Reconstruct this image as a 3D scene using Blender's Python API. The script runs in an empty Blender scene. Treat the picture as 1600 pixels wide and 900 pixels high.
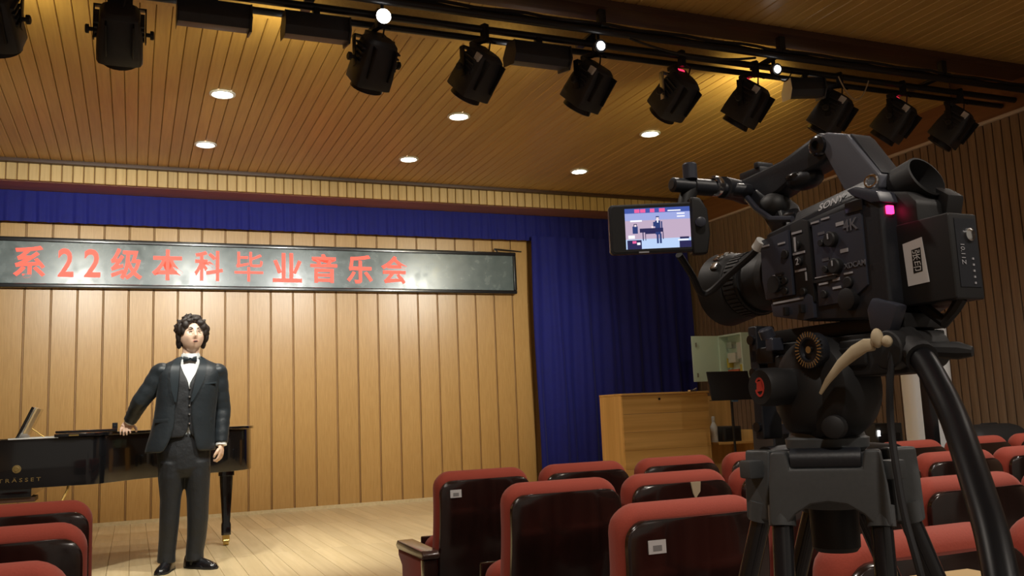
import bpy, bmesh, math, random
from mathutils import Vector, Matrix
random.seed(7)
PI = math.pi
SC = bpy.context.scene
COL = SC.collection
V = Vector

# ------------------------------------------------------------------ camera
cam = bpy.data.cameras.new('camera')
cam.sensor_width = 36.0
cam.lens = 36.0 * 1415 / 1600
cam.clip_start = 0.05
camo = bpy.data.objects.new('camera', cam)
COL.objects.link(camo)
camo.matrix_world = Matrix(((0.923138, -0.014662, -0.384188, 0.0),
                            (-0.382262, -0.141895, -0.913094, 0.0),
                            (-0.041127, 0.989773, -0.136593, 1.25),
                            (0, 0, 0, 1)))
SC.camera = camo

# ------------------------------------------------------------------ world, exposure
wd = bpy.data.worlds.new('hall_ambient')
SC.world = wd
wd.use_nodes = True
wd.node_tree.nodes['Background'].inputs[0].default_value = (1.0, 0.86, 0.70, 1)
wd.node_tree.nodes['Background'].inputs[1].default_value = 0.2
SC.view_settings.view_transform = 'Standard'
SC.view_settings.look = 'None'
SC.view_settings.gamma = 1.0
SC.view_settings.use_curve_mapping = False
SC.view_settings.exposure = 0.0

def light(name, kind, loc, target, power, color=(1, .9, .75), size=.1, spot=60, blend=.6, parent=None):
    d = bpy.data.lights.new(name, kind)
    d.energy = power
    d.color = color
    if kind == 'AREA':
        d.shape = 'DISK'; d.size = size
    else:
        d.shadow_soft_size = size
    if kind == 'SPOT':
        d.spot_size = math.radians(spot); d.spot_blend = blend
    o = bpy.data.objects.new(name, d)
    COL.objects.link(o)
    o.location = loc
    o.rotation_euler = (V(target) - V(loc)).to_track_quat('-Z', 'Y').to_euler()
    return o

# stage wash thrown by the truss lamps onto the stage
WARM = (1.0, .84, .60)
for x, tx, pw in ((-0.75, -1.1, 390), (0.9, 0.4, 420), (2.4, 1.9, 360), (4.5, 3.6, 390)):
    light('stage_wash', 'SPOT', (x, 5.55, 3.42), (tx, 10.3, 2.65 if x < 2 else 2.2), pw, (.97, .98, .94), .12, 56, 1.0)
for x, tx, pw in ((-0.1, .35, 220), (1.35, .4, 240), (2.06, 2.2, 200)):
    light('floor_wash', 'SPOT', (x, 5.5, 3.36), (tx, 7.2, .4), pw, (1, .96, .86), .1, 62, .8)
# up-light spilling from the flood lamps over the ceiling boards
for x, pw in ((-0.75, 50), (0.85, 38), (2.5, 14), (4.75, 85)):
    light('ceiling_spill', 'SPOT', (x, 5.50, 3.60), (x, 7.4, 3.98), pw, (1, .86, .42), .06, 110, .9)

# ------------------------------------------------------------------ mesh helpers
class MB:
    def __init__(s):
        s.v = []; s.f = []; s.m = []
    def add(s, vs, fs, mi=0):
        b = len(s.v)
        s.v += [V(p) for p in vs]
        s.f += [[b + i for i in f] for f in fs]
        s.m += [mi] * len(fs)
        return s
    def box(s, c, d, rot=None, mi=0):
        c = V(c); x, y, z = d[0] / 2, d[1] / 2, d[2] / 2
        vs = [V((sx * x, sy * y, sz * z)) for sz in (-1, 1) for sy in (-1, 1) for sx in (-1, 1)]
        if rot is not None:
            vs = [rot @ p for p in vs]
        return s.add([c + p for p in vs], [(0, 2, 3, 1), (4, 5, 7, 6), (0, 1, 5, 4), (2, 6, 7, 3), (0, 4, 6, 2), (1, 3, 7, 5)], mi)
    def bx(s, x0, x1, y0, y1, z0, z1, mi=0):
        return s.box(((x0 + x1) / 2, (y0 + y1) / 2, (z0 + z1) / 2), (x1 - x0, y1 - y0, z1 - z0), None, mi)
    def rings(s, rings, cap=True, closed=True, mi=0):
        n = len(rings[0]); vs = [p for r in rings for p in r]; fs = []
        for i in range(len(rings) - 1):
            for j in range(n if closed else n - 1):
                k = (j + 1) % n
                fs.append((i * n + j, i * n + k, (i + 1) * n + k, (i + 1) * n + j))
        if cap and closed:
            fs.append(tuple(range(n))[::-1])
            fs.append(tuple((len(rings) - 1) * n + j for j in range(n)))
        return s.add(vs, fs, mi)
    def tube(s, pts, r, n=12, cap=True, mi=0, flat=1.0, ref=None):
        pts = [V(p) for p in pts]; m = len(pts)
        rs = r if isinstance(r, (list, tuple)) else [r] * m
        out = []; prev = None
        for i, p in enumerate(pts):
            t = (pts[min(i + 1, m - 1)] - pts[max(i - 1, 0)]).normalized()
            if prev is None:
                a = V(ref) if ref else (V((0, 0, 1)) if abs(t.z) < .9 else V((1, 0, 0)))
            else:
                a = prev
            a = (a - t * a.dot(t)).normalized(); b = t.cross(a); prev = a
            ra, rb = rs[i] if isinstance(rs[i], (list, tuple)) else (rs[i], rs[i] * flat)
            out.append([p + a * (ra * math.cos(2 * PI * j / n)) + b * (rb * math.sin(2 * PI * j / n)) for j in range(n)])
        return s.rings(out, cap, True, mi)
    def cyl(s, p0, p1, r, r1=None, n=16, mi=0):
        return s.tube([p0, p1], [r, r if r1 is None else r1], n, True, mi)
    def lathe(s, o, ax, prof, n=24, mi=0, cap=True):
        o = V(o); ax = V(ax).normalized()
        a = V((0, 0, 1)) if abs(ax.z) < .9 else V((1, 0, 0))
        a = (a - ax * a.dot(ax)).normalized(); b = ax.cross(a)
        return s.rings([[o + ax * h + a * (r * math.cos(2 * PI * j / n)) + b * (r * math.sin(2 * PI * j / n)) for j in range(n)] for h, r in prof], cap, True, mi)
    def prism(s, poly, fn, h0, h1, mi=0):
        return s.rings([[V(fn(p[0], p[1], h0)) for p in poly], [V(fn(p[0], p[1], h1)) for p in poly]], True, True, mi)
    def ell(s, c, r, n=12, m=8, rot=None, mi=0):
        c = V(c); rg = []
        for i in range(m + 1):
            th = PI * (i + (.02 if i == 0 else -.02 if i == m else 0)) / m
            ring = []
            for j in range(n):
                p = V((r[0] * math.sin(th) * math.cos(2 * PI * j / n), r[1] * math.sin(th) * math.sin(2 * PI * j / n), -r[2] * math.cos(th)))
                ring.append(c + (rot @ p if rot is not None else p))
            rg.append(ring)
        return s.rings(rg, True, True, mi)
    def xf(s, m):
        s.v = [m @ p for p in s.v]; return s
    def mesh(s, name, bevel=0, seg=2, smooth=35, fix=True):
        me = bpy.data.meshes.new(name)
        me.from_pydata([tuple(p) for p in s.v], [], s.f)
        for p, mi in zip(me.polygons, s.m):
            p.material_index = mi
        bm = bmesh.new(); bm.from_mesh(me)
        if fix:
            bmesh.ops.recalc_face_normals(bm, faces=bm.faces)
        if bevel:
            es = [e for e in bm.edges if len(e.link_faces) == 2 and e.calc_face_angle(0) > .6]
            bmesh.ops.bevel(bm, geom=es, offset=bevel, segments=seg, profile=.6, affect='EDGES', clamp_overlap=True)
        bm.to_mesh(me); bm.free()
        if smooth:
            for p in me.polygons: p.use_smooth = True
            me.set_sharp_from_angle(angle=math.radians(smooth))
        return me

def link(name, me, mat=None, parent=None):
    o = bpy.data.objects.new(name, me)
    COL.objects.link(o)
    if mat is not None and len(me.materials) == 0:
        for m in (mat if isinstance(mat, (list, tuple)) else [mat]):
            me.materials.append(m)
    if parent is not None: o.parent = parent
    return o
def put(name, mb, mat, parent=None, bevel=0, seg=2, smooth=35):
    return link(name, mb.mesh(name, bevel, seg, smooth), mat, parent)
def tag(o, label, cat, group=None):
    o['label'] = label; o['category'] = cat
    if group: o['group'] = group
    return o
def thing(name, label, cat, loc=(0, 0, 0), rz=0, group=None):
    o = bpy.data.objects.new(name, None); COL.objects.link(o)
    o.empty_display_size = .1
    o.location = loc; o.rotation_euler = (0, 0, rz)
    return tag(o, label, cat, group)
def struct(o):
    o['kind'] = 'structure'; return o
def copy_tree(o, parent=None):
    c = o.copy(); COL.objects.link(c)
    if parent is not None: c.parent = parent
    for ch in list(o.children): copy_tree(ch, c)
    return c
def evaluated(mb, mods, name):
    """mesh of a builder after modifiers: list of (type, settings)"""
    me = mb.mesh(name, smooth=0)
    t = bpy.data.objects.new('t', me); COL.objects.link(t)
    for k, kw in mods:
        m = t.modifiers.new(k, k)
        for a, b in kw.items(): setattr(m, a, b)
    dg = bpy.context.evaluated_depsgraph_get()
    out = bpy.data.meshes.new_from_object(t.evaluated_get(dg))
    bpy.data.objects.remove(t); bpy.data.meshes.remove(me)
    out.name = name; out.materials.clear()
    for p in out.polygons: p.use_smooth = True; p.material_index = 0
    return out
def fuse(mb, name, vox=.006, it=4):
    return evaluated(mb, [('REMESH', dict(mode='VOXEL', voxel_size=vox)), ('SMOOTH', dict(factor=.5, iterations=it))], name)
def text_mesh(body, size, name, weight=0.0, depth=.0):
    cu = bpy.data.curves.new('t', 'FONT')
    cu.body = body; cu.size = size; cu.align_x = 'CENTER'; cu.align_y = 'CENTER'; cu.offset = weight; cu.extrude = depth; cu.resolution_u = 3
    o = bpy.data.objects.new('t', cu); COL.objects.link(o)
    dg = bpy.context.evaluated_depsgraph_get()
    me = bpy.data.meshes.new_from_object(o.evaluated_get(dg))
    bpy.data.objects.remove(o); bpy.data.curves.remove(cu)
    me.name = name; me.materials.clear()
    return me
def fit_text(me, w=None, h=None):
    xs = [v.co.x for v in me.vertices]; ys = [v.co.y for v in me.vertices]
    cx, cy = (min(xs) + max(xs)) / 2, (min(ys) + max(ys)) / 2
    sx = w / (max(xs) - min(xs)) if w else None
    sy = h / (max(ys) - min(ys)) if h else sx
    sx = sx or sy
    for v in me.vertices:
        v.co.x = (v.co.x - cx) * sx; v.co.y = (v.co.y - cy) * sy
    return me
def smooth_path(pts, n=6):
    P = [V(p) for p in pts]; out = []
    for i in range(len(P) - 1):
        a, b, c, d = P[max(i - 1, 0)], P[i], P[i + 1], P[min(i + 2, len(P) - 1)]
        for k in range(n):
            t = k / n
            out.append(.5 * ((2 * b) + (c - a) * t + (2 * a - 5 * b + 4 * c - d) * t * t + (3 * b - a - 3 * c + d) * t ** 3))
    return out + [P[-1]]
def rrect(w, h, r, n=5):
    out = []
    for cx, cy, a0 in ((w / 2 - r, h / 2 - r, 0), (-w / 2 + r, h / 2 - r, PI / 2), (-w / 2 + r, -h / 2 + r, PI), (w / 2 - r, -h / 2 + r, 1.5 * PI)):
        for i in range(n + 1):
            a = a0 + PI / 2 * i / n
            out.append((cx + r * math.cos(a), cy + r * math.sin(a)))
    return out

# ------------------------------------------------------------------ materials
def mat(name, col, rough=.5, metal=0, spec=.5, emit=None, es=0, coat=0, noise=0, nscale=40, bump=0, sheen=0, bdist=.003):
    m = bpy.data.materials.new(name); m.use_nodes = True
    nt = m.node_tree; b = nt.nodes['Principled BSDF']
    b.inputs['Base Color'].default_value = (*col, 1)
    b.inputs['Roughness'].default_value = rough
    b.inputs['Metallic'].default_value = metal
    b.inputs['Specular IOR Level'].default_value = spec
    b.inputs['Coat Weight'].default_value = coat
    b.inputs['Coat Roughness'].default_value = .05
    b.inputs['Sheen Weight'].default_value = sheen
    if emit:
        b.inputs['Emission Color'].default_value = (*emit, 1); b.inputs['Emission Strength'].default_value = es
    if noise or bump:
        tc = nt.nodes.new('ShaderNodeTexCoord'); nz = nt.nodes.new('ShaderNodeTexNoise')
        nz.inputs['Scale'].default_value = nscale; nz.inputs['Detail'].default_value = 4
        nt.links.new(tc.outputs['Object'], nz.inputs['Vector'])
        if noise:
            mx = nt.nodes.new('ShaderNodeMix'); mx.data_type = 'RGBA'
            mx.inputs[6].default_value = (*[c * (1 - noise) for c in col], 1)
            mx.inputs[7].default_value = (*[min(1, c * (1 + noise)) for c in col], 1)
            nt.links.new(nz.outputs['Fac'], mx.inputs[0]); nt.links.new(mx.outputs[2], b.inputs['Base Color'])
        if bump:
            bp = nt.nodes.new('ShaderNodeBump'); bp.inputs['Strength'].default_value = bump; bp.inputs['Distance'].default_value = bdist
            nt.links.new(nz.outputs['Fac'], bp.inputs['Height']); nt.links.new(bp.outputs[0], b.inputs['Normal'])
    return m
def wood(name, c1, c2, axis=2, rough=.35, fine=55, var=.18, coat=0, c3=None):
    m = bpy.data.materials.new(name); m.use_nodes = True
    nt = m.node_tree; N = nt.nodes; L = nt.links; b = N['Principled BSDF']
    b.inputs['Roughness'].default_value = rough; b.inputs['Coat Weight'].default_value = coat; b.inputs['Coat Roughness'].default_value = .12
    tc = N.new('ShaderNodeTexCoord'); oi = N.new('ShaderNodeObjectInfo')
    mul = N.new('ShaderNodeVectorMath'); mul.operation = 'MULTIPLY_ADD'
    sc = [fine, fine, fine]; sc[axis] = fine / 22
    mul.inputs[1].default_value = sc
    off = N.new('ShaderNodeMath'); off.operation = 'MULTIPLY'; off.inputs[1].default_value = 91
    L.new(oi.outputs['Random'], off.inputs[0]); L.new(tc.outputs['Object'], mul.inputs[0]); L.new(off.outputs[0], mul.inputs[2])
    nz = N.new('ShaderNodeTexNoise'); nz.inputs['Scale'].default_value = 1; nz.inputs['Detail'].default_value = 5; nz.inputs['Distortion'].default_value = .6
    L.new(mul.outputs[0], nz.inputs['Vector'])
    rp = N.new('ShaderNodeValToRGB')
    rp.color_ramp.elements[0].position = .3; rp.color_ramp.elements[0].color = (*c1, 1)
    rp.color_ramp.elements[1].position = .7; rp.color_ramp.elements[1].color = (*c2, 1)
    L.new(nz.outputs['Fac'], rp.inputs[0])
    hs = N.new('ShaderNodeHueSaturation')
    mr = N.new('ShaderNodeMapRange'); mr.inputs[3].default_value = 1 - var; mr.inputs[4].default_value = 1 + var
    L.new(oi.outputs['Random'], mr.inputs[0]); L.new(mr.outputs[0], hs.inputs['Value']); L.new(rp.outputs[0], hs.inputs['Color'])
    L.new(hs.outputs[0], b.inputs['Base Color'])
    bp = N.new('ShaderNodeBump'); bp.inputs['Strength'].default_value = .08; bp.inputs['Distance'].default_value = .002
    L.new(nz.outputs['Fac'], bp.inputs['Height']); L.new(bp.outputs[0], b.inputs['Normal'])
    return m

M = {}
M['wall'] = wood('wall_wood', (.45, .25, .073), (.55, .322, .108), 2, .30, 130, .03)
M['walljoint'] = wood('wall_joint_wood', (.33, .175, .06), (.43, .24, .09), 2, .5, 60, .05)
M['ceil'] = wood('ceiling_wood', (.40, .24, .064), (.49, .305, .094), 1, .38, 40, .07)
M['ceilb'] = mat('ceiling_backing', (.22, .11, .04), .7)
M['dtrim'] = wood('dark_trim_wood', (.05, .022, .012), (.085, .04, .02), 0, .5, 40, .05)
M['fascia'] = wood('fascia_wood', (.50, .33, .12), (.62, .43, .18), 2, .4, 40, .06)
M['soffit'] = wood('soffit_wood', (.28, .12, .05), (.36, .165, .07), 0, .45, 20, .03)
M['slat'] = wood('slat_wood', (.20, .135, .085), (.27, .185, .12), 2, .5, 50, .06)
M['slatgap'] = mat('slat_gap', (.035, .022, .014), .8)
M['frieze'] = wood('frieze_wood', (.20, .085, .032), (.27, .12, .045), 1, .4, 18, .04)
M['trim'] = mat('pale_trim', (.62, .52, .44), .5)
M['stage'] = wood('stage_floor_wood', (.62, .49, .27), (.74, .60, .36), 1, .34, 26, .07)
M['hall'] = mat('hall_floor', (.16, .13, .11), .5, noise=.15)
M['blue'] = mat('blue_velvet', (.002, .005, .16), .8, sheen=.08, noise=.2, nscale=14)
M['red'] = mat('red_fabric', (.35, .050, .026), .85, noise=.14, nscale=220, bump=.15, sheen=.15)
M['panel'] = wood('dark_lacquer_wood', (.012, .005, .004), (.024, .010, .008), 2, .22, 30, .1, coat=.6)
M['armcap'] = wood('arm_cap_wood', (.05, .025, .02), (.08, .045, .035), 1, .25, 30, .1, coat=.5)
M['metalblk'] = mat('black_metal', (.012, .012, .014), .42, .2)
M['fix'] = mat('fixture_black', (.030, .033, .040), .5, noise=.3, nscale=20)
M['cable'] = mat('cable_black', (.01, .01, .012), .6)
M['white'] = mat('white_plastic', (.75, .77, .76), .4)
M['paper'] = mat('paper_white', (.72, .72, .72), .7)
M['print'] = mat('grey_print', (.28, .28, .28), .8)
M['steel'] = mat('bare_steel', (.6, .6, .6), .25, .9)
M['piano'] = mat('piano_black', (.006, .006, .007), .12, coat=.8)
M['brass'] = mat('brass', (.55, .38, .12), .3, .9)
M['gold'] = mat('gold_print', (.22, .15, .05), .5, .3)
M['pl'] = mat('camera_plastic', (.017, .019, .025), .42, noise=.25, nscale=300, bump=.06)
M['pl2'] = mat('camera_plastic_grey', (.040, .044, .062), .36)
M['strut'] = mat('strut_lit_grey', (.10, .106, .13), .4)  # lighter copy of the camera plastic: hall light on the strut put into its colour
M['pl3'] = mat('camera_matte_black', (.010, .010, .011), .55)
M['rub'] = mat('black_rubber', (.014, .014, .015), .62)
M['tri'] = mat('tripod_casting', (.075, .080, .084), .48, noise=.15, nscale=200)
M['gloss'] = mat('gloss_tube', (.012, .012, .014), .22, coat=.3)
M['bar'] = mat('pan_bar_black', (.006, .006, .007), .38, spec=.15)
M['chrome'] = mat('chrome', (.8, .8, .8), .18, 1)
M['print2'] = mat('camera_print', (.42, .42, .45), .5)
M['print3'] = mat('camera_dim_print', (.13, .13, .15), .5)
M['redp'] = mat('red_logo_print', (.55, .05, .035), .5)
M['redlamp'] = mat('tally_lamp', (.5, .01, .04), .4, emit=(1, .02, .12), es=6)
M['reddisp'] = mat('red_display', (.4, 0, .02), .4, emit=(1, .02, .07), es=3)
M['ledred'] = mat('led_letter', (.6, .02, .01), .5, emit=(1, .07, .04), es=1.9)
M['cream'] = mat('cream_strap', (.60, .50, .33), .6)
M['skin'] = mat('skin', (.78, .54, .40), .5, noise=.05, nscale=30)
M['lip'] = mat('lips', (.36, .13, .10), .5)
M['hair'] = mat('hair', (.018, .012, .010), .55, noise=.5, nscale=90, bump=.5)
M['suit'] = mat('suit_cloth', (.012, .018, .023), .45, noise=.25, nscale=11, sheen=.06, bump=.35, bdist=.02)
M['satin'] = mat('satin_lapel', (.018, .026, .032), .3)
M['trous'] = mat('trouser_cloth', (.008, .010, .013), .6, noise=.25, nscale=12, sheen=.05, bump=.5, bdist=.02)
M['shirt'] = mat('shirt_cloth', (.80, .84, .84), .7)
M['shoe'] = mat('shoe_leather', (.010, .010, .012), .2, coat=.4)
M['pine'] = wood('pine_board', (.55, .31, .085), (.76, .48, .17), 0, .45, 12, .05)
M['pinez'] = wood('pine_upright', (.58, .34, .10), (.76, .49, .18), 2, .45, 12, .05)
M['mint'] = mat('mint_enamel', (.62, .80, .74), .4)
M['dark'] = mat('dark_interior', (.03, .03, .03), .6)
M['card'] = mat('cardboard', (.55, .38, .18), .8)
M['acw'] = mat('air_conditioner_white', (.86, .90, .92), .35)
M['lampglow'] = mat('lamp_glow', (1, 1, 1), .4, emit=(1, .95, .84), es=22)
M['workglow'] = mat('lens_glow', (1, 1, 1), .4, emit=(1, .97, .92), es=14)
M['glass'] = mat('lens_glass', (.01, .012, .02), .05, coat=1)

def led_screen():
    m = bpy.data.materials.new('led_panel'); m.use_nodes = True
    nt = m.node_tree; N = nt.nodes; L = nt.links; b = N['Principled BSDF']
    tc = N.new('ShaderNodeTexCoord'); nz = N.new('ShaderNodeTexNoise'); nz.inputs['Scale'].default_value = 9; nz.inputs['Detail'].default_value = 5
    L.new(tc.outputs['Object'], nz.inputs['Vector'])
    rp = N.new('ShaderNodeValToRGB')
    rp.color_ramp.elements[0].color = (.08, .105, .105, 1); rp.color_ramp.elements[1].color = (.15, .19, .19, 1)
    L.new(nz.outputs['Fac'], rp.inputs[0]); L.new(rp.outputs[0], b.inputs['Base Color'])
    mr = N.new('ShaderNodeMapRange'); mr.inputs[3].default_value = .12; mr.inputs[4].default_value = .38
    L.new(nz.outputs['Fac'], mr.inputs[0]); L.new(mr.outputs[0], b.inputs['Roughness'])
    return m
M['led'] = led_screen()

# ================================================================== the setting
XL, XR = -3.2, 7.0          # side walls
S = .27                     # stage floor height
YW = 10.5                   # stage back wall
H = 3.95                    # ceiling

o = struct(put('floor', MB().bx(XL, XR, -4, 5.6, -.1, 0), M['hall']))
st = struct(put('floor_stage', MB().bx(XL, XR, 5.6, YW + .2, 0, S - .022), M['walljoint']))
bw = .145; by = 5.58
lens = [(by, by + 1.7), (by + 1.703, by + 3.4), (by + 3.403, YW)]
bms = [MB().box((0, 0, 0), (bw - .002, b - a, .022)).mesh('board', .0012, 1) for a, b in lens]
k = 0; x = XL
while x < XR - bw:
    sh = (k * .61) % 1.2 - .6
    for (a, b), me in zip(lens, bms):
        q = link('board', me, M['stage'], st); q.location = (x + bw / 2, (a + b) / 2, S - .011)
    x += bw; k += 1

# stage back wall: wide veneered planks with narrow joint strips
wb = struct(put('wall_back', MB().bx(XL, XR, YW, YW + .12, 0, H + .1), M['walljoint']))
pm = MB().box((0, 0, 0), (.229, .03, 3.46)).mesh('plank', .002, 1)
sm = MB().box((0, 0, 0), (.011, .025, 3.46)).mesh('joint_strip', .002, 1)
x = 4.65 - .248
while x > XL - .1:
    q = link('plank', pm, M['wall'], wb); q.location = (x + .124, YW - .015, S + 1.74)
    q = link('joint_strip', sm, M['walljoint'], wb); q.location = (x, YW - .0125, S + 1.74)
    x -= .248
struct(put('baseboard_back', MB().bx(XL, 4.65, YW - .045, YW - .03, S, S + .035), M['stage']))

# ceiling boards
def board_mesh(w, L, t=.02):
    c = .005
    prof = [(-w / 2, t), (-w / 2, c), (-w / 2 + c, 0), (w / 2 - c, 0), (w / 2, c), (w / 2, t)]
    return MB().rings([[V((px, -L / 2, pz)) for px, pz in prof], [V((px, L / 2, pz)) for px, pz in prof]]).mesh('board', 0, 0, 20)
def ceiling_run(name, y0, y1, z):
    c = struct(put(name, MB().bx(XL, XR + .02, y0, y1, z + .02, z + .08), M['ceilb']))
    me = board_mesh(.0965, y1 - y0)
    x = XL
    while x < XR - .1:
        q = link('board', me, M['ceil'], c); q.location = (x + .05, (y0 + y1) / 2, z)
        x += .1
    return c
ceiling_run('ceiling', 5.89, 9.93, H)
ceiling_run('ceiling_audience', -3.9, 5.02, H)
rc = ceiling_run('ceiling_recess', 5.2, 5.9, H + .24)
struct(put('trim_1', MB().bx(XL, XR - .05, 5.0, 5.22, H - .05, H + .24), M['dtrim'], bevel=.01))
struct(put('trim_2', MB().bx(XL, XR - .05, 5.86, 5.92, H - .012, H + .24), M['ceil']))
# screws on the lip of the stage ceiling
struct(put('trim_3', MB().bx(XL, XR - .05, 9.86, 9.93, H - .035, H + .02), M['dtrim'], bevel=.006))
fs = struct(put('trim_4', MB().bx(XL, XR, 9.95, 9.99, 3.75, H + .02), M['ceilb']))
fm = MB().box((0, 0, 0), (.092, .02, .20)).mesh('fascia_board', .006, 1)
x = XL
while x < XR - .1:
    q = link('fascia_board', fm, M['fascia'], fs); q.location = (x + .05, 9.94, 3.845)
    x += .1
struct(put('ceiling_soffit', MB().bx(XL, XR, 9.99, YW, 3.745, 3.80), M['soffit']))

# right wall: vertical slats, pale trim line, plain frieze
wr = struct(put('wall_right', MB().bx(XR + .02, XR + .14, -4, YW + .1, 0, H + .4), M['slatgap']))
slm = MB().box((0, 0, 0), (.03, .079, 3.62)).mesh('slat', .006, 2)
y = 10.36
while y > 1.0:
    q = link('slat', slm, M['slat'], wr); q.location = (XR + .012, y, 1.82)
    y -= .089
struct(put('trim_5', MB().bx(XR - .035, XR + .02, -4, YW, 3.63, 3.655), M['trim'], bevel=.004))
fz = struct(put('wall_right_frieze', MB().bx(XR - .03, XR + .02, -4, YW, 3.655, H + .4), M['frieze']))
struct(put('wall_left', MB().bx(XL - .12, XL, -4, YW + .1, 0, H + .1), M['wall']))

# ================================================================== curtains
def curtain(name, x0, x1, y, z0, z1, amp, per, label, seed, gather=0):
    rnd = random.Random(seed); n = int((x1 - x0) / .02); rows = 12
    ph = [rnd.uniform(0, 6.28) for _ in range(4)]
    def off(t):
        s = (x0 + (x1 - x0) * t)
        return amp * (.6 * math.sin(2 * PI * s / per + ph[0] + .9 * math.sin(s * 2.1 + ph[1])) + .4 * math.sin(2 * PI * s / (per * .43) + ph[2]))
    mb = MB(); grid = []
    for side in (0, 1):
        for r in range(rows + 1):
            z = z1 + (z0 - z1) * r / rows
            k = .35 + .65 * r / rows
            grid.append([V((x0 + (x1 - x0) * i / n + .012 * math.sin(z * 2 + i * .3), y + off(i / n) * k + side * .008, z)) for i in range(n + 1)])
    R = rows + 1
    vs = [p for g in grid for p in g]; W = n + 1; fs = []
    for sd in (0, 1):
        for r in range(rows):
            for i in range(n):
                a = (sd * R + r) * W + i
                fs.append((a, a + 1, a + W + 1, a + W))
    for i in range(n):
        a = rows * W + i; b2 = (R + rows) * W + i; fs.append((a, a + 1, b2 + 1, b2))
        fs.append((i, i + 1, R * W + i + 1, R * W + i))
    for r in range(rows):
        for e in (0, n):
            a = r * W + e; b2 = (R + r) * W + e; fs.append((a, a + W, b2 + W, b2))
    mb.add(vs, fs)
    o = put(name, mb, M['blue'], None, 0, 2, 80)
    return tag(o, label, 'curtain')
curtain('curtain_valance', XL + .02, 6.9, 10.36, 3.415, 3.742, .022, .16, 'long narrow blue velvet valance hanging above the lettered sign', 3)
curtain('stage_curtain', 4.62, 6.94, 10.30, S + .01, 3.46, .05, .33, 'tall blue velvet curtain covering the right side of the stage wall', 5)

# ================================================================== LED sign
sg = thing('led_sign', 'long black framed dot-matrix sign with red Chinese lettering on stage wall', 'sign', (0, 10.41, 0))
x0, x1, z0, z1 = -2.9, 4.44, 2.73, 3.258
put('panel', MB().bx(x0 + .02, x1 - .02, -.005, .055, z0 + .02, z1 - .02), M['led'], sg)
for nm, a in (('frame_top', (x0, x1, -.03, .055, z1 - .045, z1)), ('frame_bottom', (x0, x1, -.03, .055, z0, z0 + .045)),
              ('frame_end', (x1 - .04, x1, -.03, .055, z0 + .045, z1 - .045)), ('frame_end', (x0, x0 + .04, -.03, .055, z0 + .045, z1 - .045))):
    put(nm, MB().bx(*a), M['gloss'], sg, .012, 3)
bk = put('bracket', MB().tube([(4.2, -.01, 3.262), (4.16, .0, 3.30), (4.55, .05, 3.285)], .008, 6), M['metalblk'], sg)
GL = [('乐', -1.52, .31), ('系', -1.01, .30), ('2', -.673, .15), ('2', -.421, .16), ('级', -.088, .32), ('本', .324, .325), ('科', .75, .305),
      ('毕', 1.178, .32), ('业', 1.605, .335), ('音', 2.02, .318), ('乐', 2.441, .313), ('会', 2.859, .322)]
for ch, gx, gw in GL:
    me = fit_text(text_mesh(ch, .35, 'letter', 0 if ch == '毕' else .006, .003), gw * .97, .335 if ch != '2' else .30)
    me.transform(Matrix.Rotation(PI / 2, 4, 'X'))
    q = link('letter', me, M['ledred'], sg); q.location = (gx, -.01, 3.0)

# ================================================================== ceiling downlights
dl = None
for i, (x, y) in enumerate(((.64, 7.49), (2.70, 7.50), (4.71, 7.49), (.61, 8.95), (2.645, 8.95), (4.655, 8.95))):
    row = 'front row nearer the truss' if i < 3 else 'back row nearer the stage wall'
    side = ('leftmost', 'middle', 'rightmost')[i % 3]
    lab = '%s round recessed downlight of the %s in the wooden ceiling' % (side, row)
    if dl is None:
        dl = thing('downlight', lab, 'light', (x, y, H), 0, 'recessed downlights in the stage ceiling')
        put('trim_ring', MB().rings([[V((r * math.cos(a), r * math.sin(a), z)) for a in [2 * PI * j / 32 for j in range(32)]] for r, z in ((.085, .0), (.105, -.002), (.103, -.012), (.085, -.014), (.076, -.004), (.085, .0))], False), M['white'], dl)
        put('lens', MB().lathe((0, 0, -.004), (0, 0, -1), [(0, .078), (.006, .07), (.010, .04)], 24), M['lampglow'], dl)
        o = dl
    else:
        o = copy_tree(dl); o.location = (x, y, H); o['label'] = lab
    light('downlight_beam', 'SPOT', (x, y, H - .03), (x, y, 0), 44, (1, .9, .74), .07, 120, .7)

# hall downlights over the seats (above and behind the viewpoint)
hl = None
for i, (x, y) in enumerate(((-.4, 2.6), (2.6, 2.4), (5.4, 2.6), (-.4, -1.2), (2.6, -1.2), (5.4, -1.2))):
    lab = 'round hall downlight above the seats, %s of its row, %s row' % (('left', 'middle', 'right')[i % 3], ('front', 'rear')[i // 3])
    if hl is None:
        hl = thing('hall_downlight', lab, 'light', (x, y, H), 0, 'hall downlights')
        put('trim_ring', MB().lathe((0, 0, 0), (0, 0, -1), [(0, .12), (.012, .115), (.013, .09), (.004, .085)], 24), M['white'], hl)
        o = hl
    else:
        o = copy_tree(hl); o.location = (x, y, H); o['label'] = lab
    light('hall_beam', 'SPOT', (x, y, H - .04), (x, y, 0), (130, 130, 260, 190, 190, 190)[i], (1, .90, .79), .09, 140, .6)

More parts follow.
